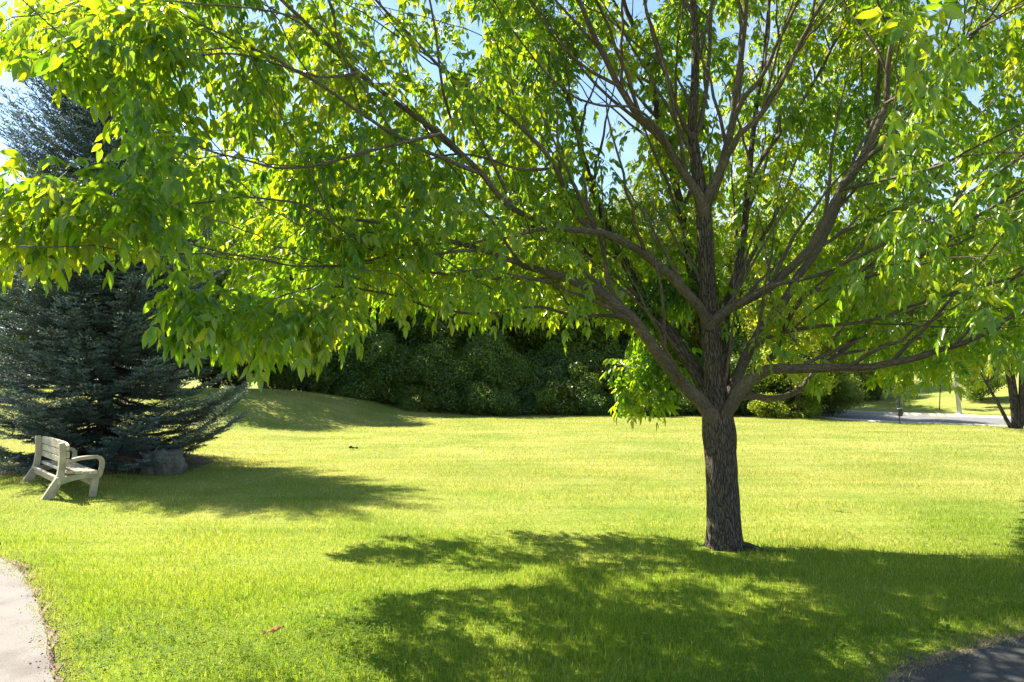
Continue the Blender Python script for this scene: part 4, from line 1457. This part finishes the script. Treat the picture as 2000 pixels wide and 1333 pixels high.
# the woods' front trees
k_ = 0
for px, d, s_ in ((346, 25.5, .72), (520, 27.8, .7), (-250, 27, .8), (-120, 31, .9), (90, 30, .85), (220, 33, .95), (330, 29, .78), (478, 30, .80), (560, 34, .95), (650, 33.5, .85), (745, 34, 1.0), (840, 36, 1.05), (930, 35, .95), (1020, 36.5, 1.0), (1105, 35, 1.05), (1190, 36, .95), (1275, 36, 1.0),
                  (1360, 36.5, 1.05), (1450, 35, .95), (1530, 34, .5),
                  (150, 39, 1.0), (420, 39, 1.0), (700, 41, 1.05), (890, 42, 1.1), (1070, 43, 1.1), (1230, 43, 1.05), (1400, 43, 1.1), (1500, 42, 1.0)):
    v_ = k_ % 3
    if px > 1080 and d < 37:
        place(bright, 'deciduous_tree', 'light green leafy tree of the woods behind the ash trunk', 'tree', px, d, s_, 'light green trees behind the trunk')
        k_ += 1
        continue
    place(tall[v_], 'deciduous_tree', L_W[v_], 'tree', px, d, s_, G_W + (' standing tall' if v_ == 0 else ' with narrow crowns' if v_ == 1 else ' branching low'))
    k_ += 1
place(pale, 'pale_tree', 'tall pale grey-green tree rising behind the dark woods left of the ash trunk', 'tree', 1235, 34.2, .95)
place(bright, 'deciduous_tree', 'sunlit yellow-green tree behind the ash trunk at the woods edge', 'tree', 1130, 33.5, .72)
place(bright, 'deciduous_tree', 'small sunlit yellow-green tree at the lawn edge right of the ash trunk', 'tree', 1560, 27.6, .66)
for px in (-180, -90, 0, 75, 150, 230, 320, 400):
    place(shr[0], 'shrub', 'rounded green shrub behind the spruce on top of the berm', 'shrub', px, 29 + rng.uniform(-.5, 1.5), rng.uniform(.8, 1.0), 'shrubs behind the spruce')
for px, d in ((455, 33.5), (540, 34.5), (610, 33.8), (660, 35)):
    place(shr[1], 'shrub', 'tall shrub in the dark gap between trunks behind the berm', 'shrub', px, d, rng.uniform(.8, 1.0), 'shrubs behind the berm crest')
place(bright, 'deciduous_tree', 'sunlit light green tree right of the ash trunk behind the low limb', 'tree', 1590, 37, .5)
# shrubs along the woods' foot
for i, px in enumerate((690, 735, 790, 850, 905, 955, 1010, 1070, 1125, 1180, 1240, 1300, 1365, 1425)):
    d = [31, 30.5, 31.2, 30.6, 31.3, 31.8, 31.2, 31.6, 31.0, 31.5, 31.2, 31.6, 31.4, 31.2][i]
    v_ = i % 2
    place(shr[v_], 'shrub', ['rounded dark green shrub at the shaded foot of the woods', 'tall dark green shrub at the shaded foot of the woods'][v_], 'shrub', px, d, rng.uniform(.85, 1.15),
          ['rounded shrubs along the woods edge', 'tall shrubs along the woods edge'][v_])
for i, px in enumerate((700, 760, 815, 870, 925, 980, 1040, 1100, 1150, 1210, 1270, 1340, 1400, 1450, 640, 590)):
    place(shr[3], 'low_shrub', 'low dark leafy undergrowth bush at the shaded foot of the woods', 'shrub', px, 30.2 + 0.5 * math.sin(i * 2.3), rng.uniform(.8, 1.15), 'low bushes along the woods edge')
place(shr[1], 'shrub', 'big dark green shrub just right of the ash trunk at the lawn edge', 'shrub', 1490, 29.6, 1.0)
place(shr[1], 'shrub', 'big dark shrub where the road comes out of the woods', 'shrub', 1570, 29.0, 1.05)
place(shr[0], 'shrub', 'spreading shrub with sunlit top at the near road edge', 'shrub', 1625, 29.5, .8)
place(shr[2], 'low_shrub', 'low leafy bright green plant right of the ash trunk at the lawn edge', 'shrub', 1500, 27.8, .85)
place(shr[2], 'low_shrub', 'low leafy green plant beside the end of the road', 'shrub', 1575, 27.6, .7)

# the bank beyond the road
for i, (px, d, s_) in enumerate(((1640, 50, .9), (1730, 56, 1.0), (1820, 58, 1.0), (1900, 52, .95), (1990, 55, 1.0), (2080, 50, 1.0), (1690, 64, 1.1), (1860, 66, 1.1), (2000, 67, 1.1), (1560, 56, 1.1), (2180, 56, 1.1))):
    place(bright if i % 2 else tall[i % 3], 'deciduous_tree', ['dark green tree at the top of the sunlit bank beyond the road', 'sunlit light green tree at the top of the bank beyond the road'][i % 2], 'tree', px, d, s_,
          ['dark trees on the bank top', 'light green trees on the bank top'][i % 2])
place(shr[0], 'shrub', 'shrub on the bank just right of the white pole', 'shrub', 1915, 32.5, .75)
place(shr[1], 'shrub', 'shrub on the bank left of the thin sapling', 'shrub', 1712, 36.5, .75)
place(shr[0], 'shrub', 'small shrub on the bank at the left end of the kerb', 'shrub', 1672, 37.5, .7)

sap = tree_parts(41, 3.4, 1.1, 0.75, 0.75, 12, 900, 0.13, M_BRIGHT, r0=0.022, lr=(0.3, 0.5))
place(sap, 'sapling', 'thin young sapling on the sunlit bank between bin post and pole', 'sapling', 1831, 31.2, 1.0)
place(sap, 'sapling', 'thin young sapling on the bank at the left end of the kerb', 'sapling', 1683, 34.5, .9)

# many-stemmed tree at the right edge
x_, y_ = 16.25, 22.1
mst = thing('multi_stem_tree', (x_, y_, gz(x_, y_)), 'many-stemmed leafy tree at the right edge beside the road', 'tree')
g = np.random.default_rng(77)
V, F, rn, lum = lumpy_crown(g, 6.6, 1.5, 3.0, 2.6, 46, 15000, 0.15, weep=0.6)
link('crown', mesh_np('crown', V, [F], M_BRIGHT, {'rnd': rn}, smooth=False), mst)
tb = Tubes()
for (dx, dy, hh, r_) in ((-1.05, .1, 2.0, .06), (-0.55, -.25, 3.4, .07), (-.1, .2, 4.5, .11), (.35, -.1, 4.2, .09), (.9, .1, 3.2, .06)):
    s = np.linspace(0, 1, 10)
    P = np.stack([dx * s ** 0.8 + 0.05 * np.sin(s * 6 + dx), dy * s, -0.1 + (hh + .1) * s ** 1.15], 1)
    tb.add(P, np.linspace(r_ * 1.25, r_ * .35, 10), 9, 0.08)
    for li in g.choice(len(lum), 5, replace=False):
        e = lum[li, :3]
        a = P[7]
        sx = np.linspace(0, 1, 6)[:, None]
        tb.add(a * (1 - sx) + e * sx + np.array([0, 0, .25]) * np.sin(sx * 3.14), np.linspace(r_ * .35, .012, 6), 6)
link('trunk', tb.mesh('trunk', M_DARKBARK), mst)

# ------------------------------------------------------------------ street things on the right
def cyl(bm, p0, p1, r0, r1, seg=16):
    p0, p1 = Vector(p0), Vector(p1)
    q = (p1 - p0).to_track_quat('Z', 'Y').to_matrix().to_4x4()
    res = bmesh.ops.create_cone(bm, cap_ends=True, segments=seg, radius1=r0, radius2=r1, depth=(p1 - p0).length)
    bmesh.ops.transform(bm, matrix=Matrix.Translation((p0 + p1) / 2) @ q, verts=res['verts'])


def box(bm, c, s, bev=0.0):
    res = bmesh.ops.create_cube(bm, size=1.0)
    bmesh.ops.transform(bm, matrix=Matrix.Translation(c) @ Matrix.Diagonal((*s, 1)), verts=res['verts'])
    if bev:
        es = list({e for v in res['verts'] for e in v.link_edges})
        bmesh.ops.bevel(bm, geom=es, offset=bev, segments=2, affect='EDGES')


pb = at(1874, 809, 28.9)
pole = thing('street_light_pole', (pb[0], pb[1], gz(pb[0], pb[1]) - 0.02), 'slim white metal street light pole on the bank behind the kerb', 'pole')
bm = bmesh.new()
cyl(bm, (0, 0, 0), (-0.40, 0, 7.2), 0.085, 0.055, 20)
from_bm('shaft', bm, M_GALV, pole, smooth=True)
bm = bmesh.new()
cyl(bm, (0, 0, 0.0), (0, 0, 0.05), 0.16, 0.15, 20)
from_bm('base_plate', bm, M_GALV, pole)
bm = bmesh.new()
tbx = [(-0.40, 0, 7.15), (-0.75, -0.2, 7.6), (-1.3, -0.5, 7.75), (-1.7, -0.7, 7.75)]
for a, b_ in zip(tbx[:-1], tbx[1:]):
    cyl(bm, a, b_, 0.03, 0.03, 10)
box(bm, (-1.95, -0.83, 7.74), (0.5, 0.22, 0.10), 0.03)
from_bm('lamp_arm', bm, M_GALV, pole)

ws = gnd(1758, 829)
st = thing('waste_bag_post', (ws[0], ws[1], gz(ws[0], ws[1])), 'black bag dispenser box on a thin leaning post by the road', 'bag dispenser')
st.rotation_euler = (0, R(-7), R(20))
bm = bmesh.new()
cyl(bm, (0, 0, -0.1), (0, 0, 0.85), 0.02, 0.02, 10)
from_bm('post', bm, M_BLACK, st)
bm = bmesh.new()
box(bm, (0, -0.05, 0.40), (0.17, 0.09, 0.27), 0.02)
from_bm('dispenser_box', bm, M_BLACK, st)
bm = bmesh.new()
box(bm, (0, -0.055, 0.55), (0.165, 0.05, 0.018), 0.003)
from_bm('white_band', bm, M_WHITE, st)
bm = bmesh.new()
box(bm, (-0.047, -0.045, 0.71), (0.07, 0.05, 0.27), 0.008)
box(bm, (0.047, -0.045, 0.71), (0.07, 0.05, 0.27), 0.008)
from_bm('upper_panel', bm, M_GREYP, st)
bm = bmesh.new()
bmesh.ops.create_icosphere(bm, subdivisions=3, radius=0.03)
bmesh.ops.translate(bm, verts=bm.verts, vec=(0.115, -0.05, 0.37))
from_bm('latch_knob', bm, M_BLACK, st, smooth=True)

# ------------------------------------------------------------------ small things on the grass
p = gnd(535, 1252)
bm = bmesh.new()
rows = []
for i in range(15):
    s = i / 14
    wv = 0.030 * math.sin(math.pi * min(1, s * 1.05 + 0.02)) ** 0.7 * (1 + .35 * math.sin(s * 23))
    rows.append([bm.verts.new(((s - .5) * 0.125, q * wv * (0.55 if q else 1), 0.012 + 0.020 * abs(q) + 0.008 * math.sin(s * 9 + q * 2))) for q in (-1, -.4, 0.15, 1)])
for a, b_ in zip(rows[:-1], rows[1:]):
    for i in range(3):
        bm.faces.new((a[i], a[i + 1], b_[i + 1], b_[i]))
bmesh.ops.solidify(bm, geom=list(bm.faces), thickness=0.0015)
o = from_bm('dry_leaf', bm, M_DRY, smooth=True, loc=(p[0], p[1], gz(p[0], p[1]) + 0.045))
o.rotation_euler = (0.25, -0.15, 0.5)
tag(o, 'curled brown dry leaf lying on the sunlit near grass', 'leaf')

p = gnd(690, 879)
bm = bmesh.new()
for i, (dx, dz, s) in enumerate(((-0.06, 0.045, .045), (-0.01, 0.03, .03), (0.075, 0.03, .035))):
    res = bmesh.ops.create_icosphere(bm, subdivisions=3, radius=s)
    for v in res['verts']:
        v.co = v.co * (1 + noise.noise(v.co * 30) * .3)
        v.co.z *= .7
        v.co += Vector((dx, 0, dz))
res = bmesh.ops.create_cone(bm, cap_ends=True, segments=8, radius1=0.014, radius2=0.010, depth=0.13)
bmesh.ops.transform(bm, matrix=Matrix.Translation((0.01, 0, 0.03)) @ Matrix.Rotation(R(90), 4, 'Y'), verts=res['verts'])
tag(from_bm('dark_debris', bm, M_DEBRIS, smooth=True, loc=(p[0], p[1], gz(p[0], p[1]) + 0.02)), 'small dark scrap lying far out on the sunlit lawn', 'debris')

# broad-leaved weeds in the shaded grass at the right
def weed(seed, px, py, sc):
    g = np.random.default_rng(seed)
    bm = bmesh.new()
    lay = bm.verts.layers.float.new('rnd')
    for i in range(7):
        a = i * 0.9 + g.uniform(-.2, .2)
        L = g.uniform(0.035, 0.075) * sc
        el = g.uniform(0.3, 1.0)
        rr = []
        for s in np.linspace(0, 1, 7):
            w = L * 0.20 * math.sin(math.pi * min(1, s * .9 + .08)) ** .8
            rad = L * s * math.cos(el * (1 - .5 * s))
            zz = 0.01 + L * s * math.sin(el) * (1 - .45 * s)
            c_, s_ = math.cos(a), math.sin(a)
            rr.append([bm.verts.new((c_ * rad - s_ * q * w, s_ * rad + c_ * q * w, zz + abs(q) * w * .35)) for q in (-1, 0, 1)])
        rv = g.uniform(0.2, .9)
        for a_, b_ in zip(rr[:-1], rr[1:]):
            for j in range(2):
                bm.faces.new((a_[j], a_[j + 1], b_[j + 1], b_[j]))
        for r_ in rr:
            for v in r_:
                v[lay] = rv
    p = gnd(px, py)
    o = from_bm('weed', bm, M_CLOVER, smooth=True, loc=(p[0], p[1], gz(p[0], p[1])))
    return tag(o, 'broad-leaved weed growing in the shaded grass near the dark path', 'weed', 'broad-leaved weeds in the shaded grass')


for i, (px, py) in enumerate(((1920, 1200), (1850, 1235), (1780, 1260), (1650, 1265), (1600, 1290), (1900, 1175), (1500, 1270), (1975, 1190), (1820, 1205), (1700, 1235))):
    weed(100 + i, px, py, rng.uniform(.8, 1.2))
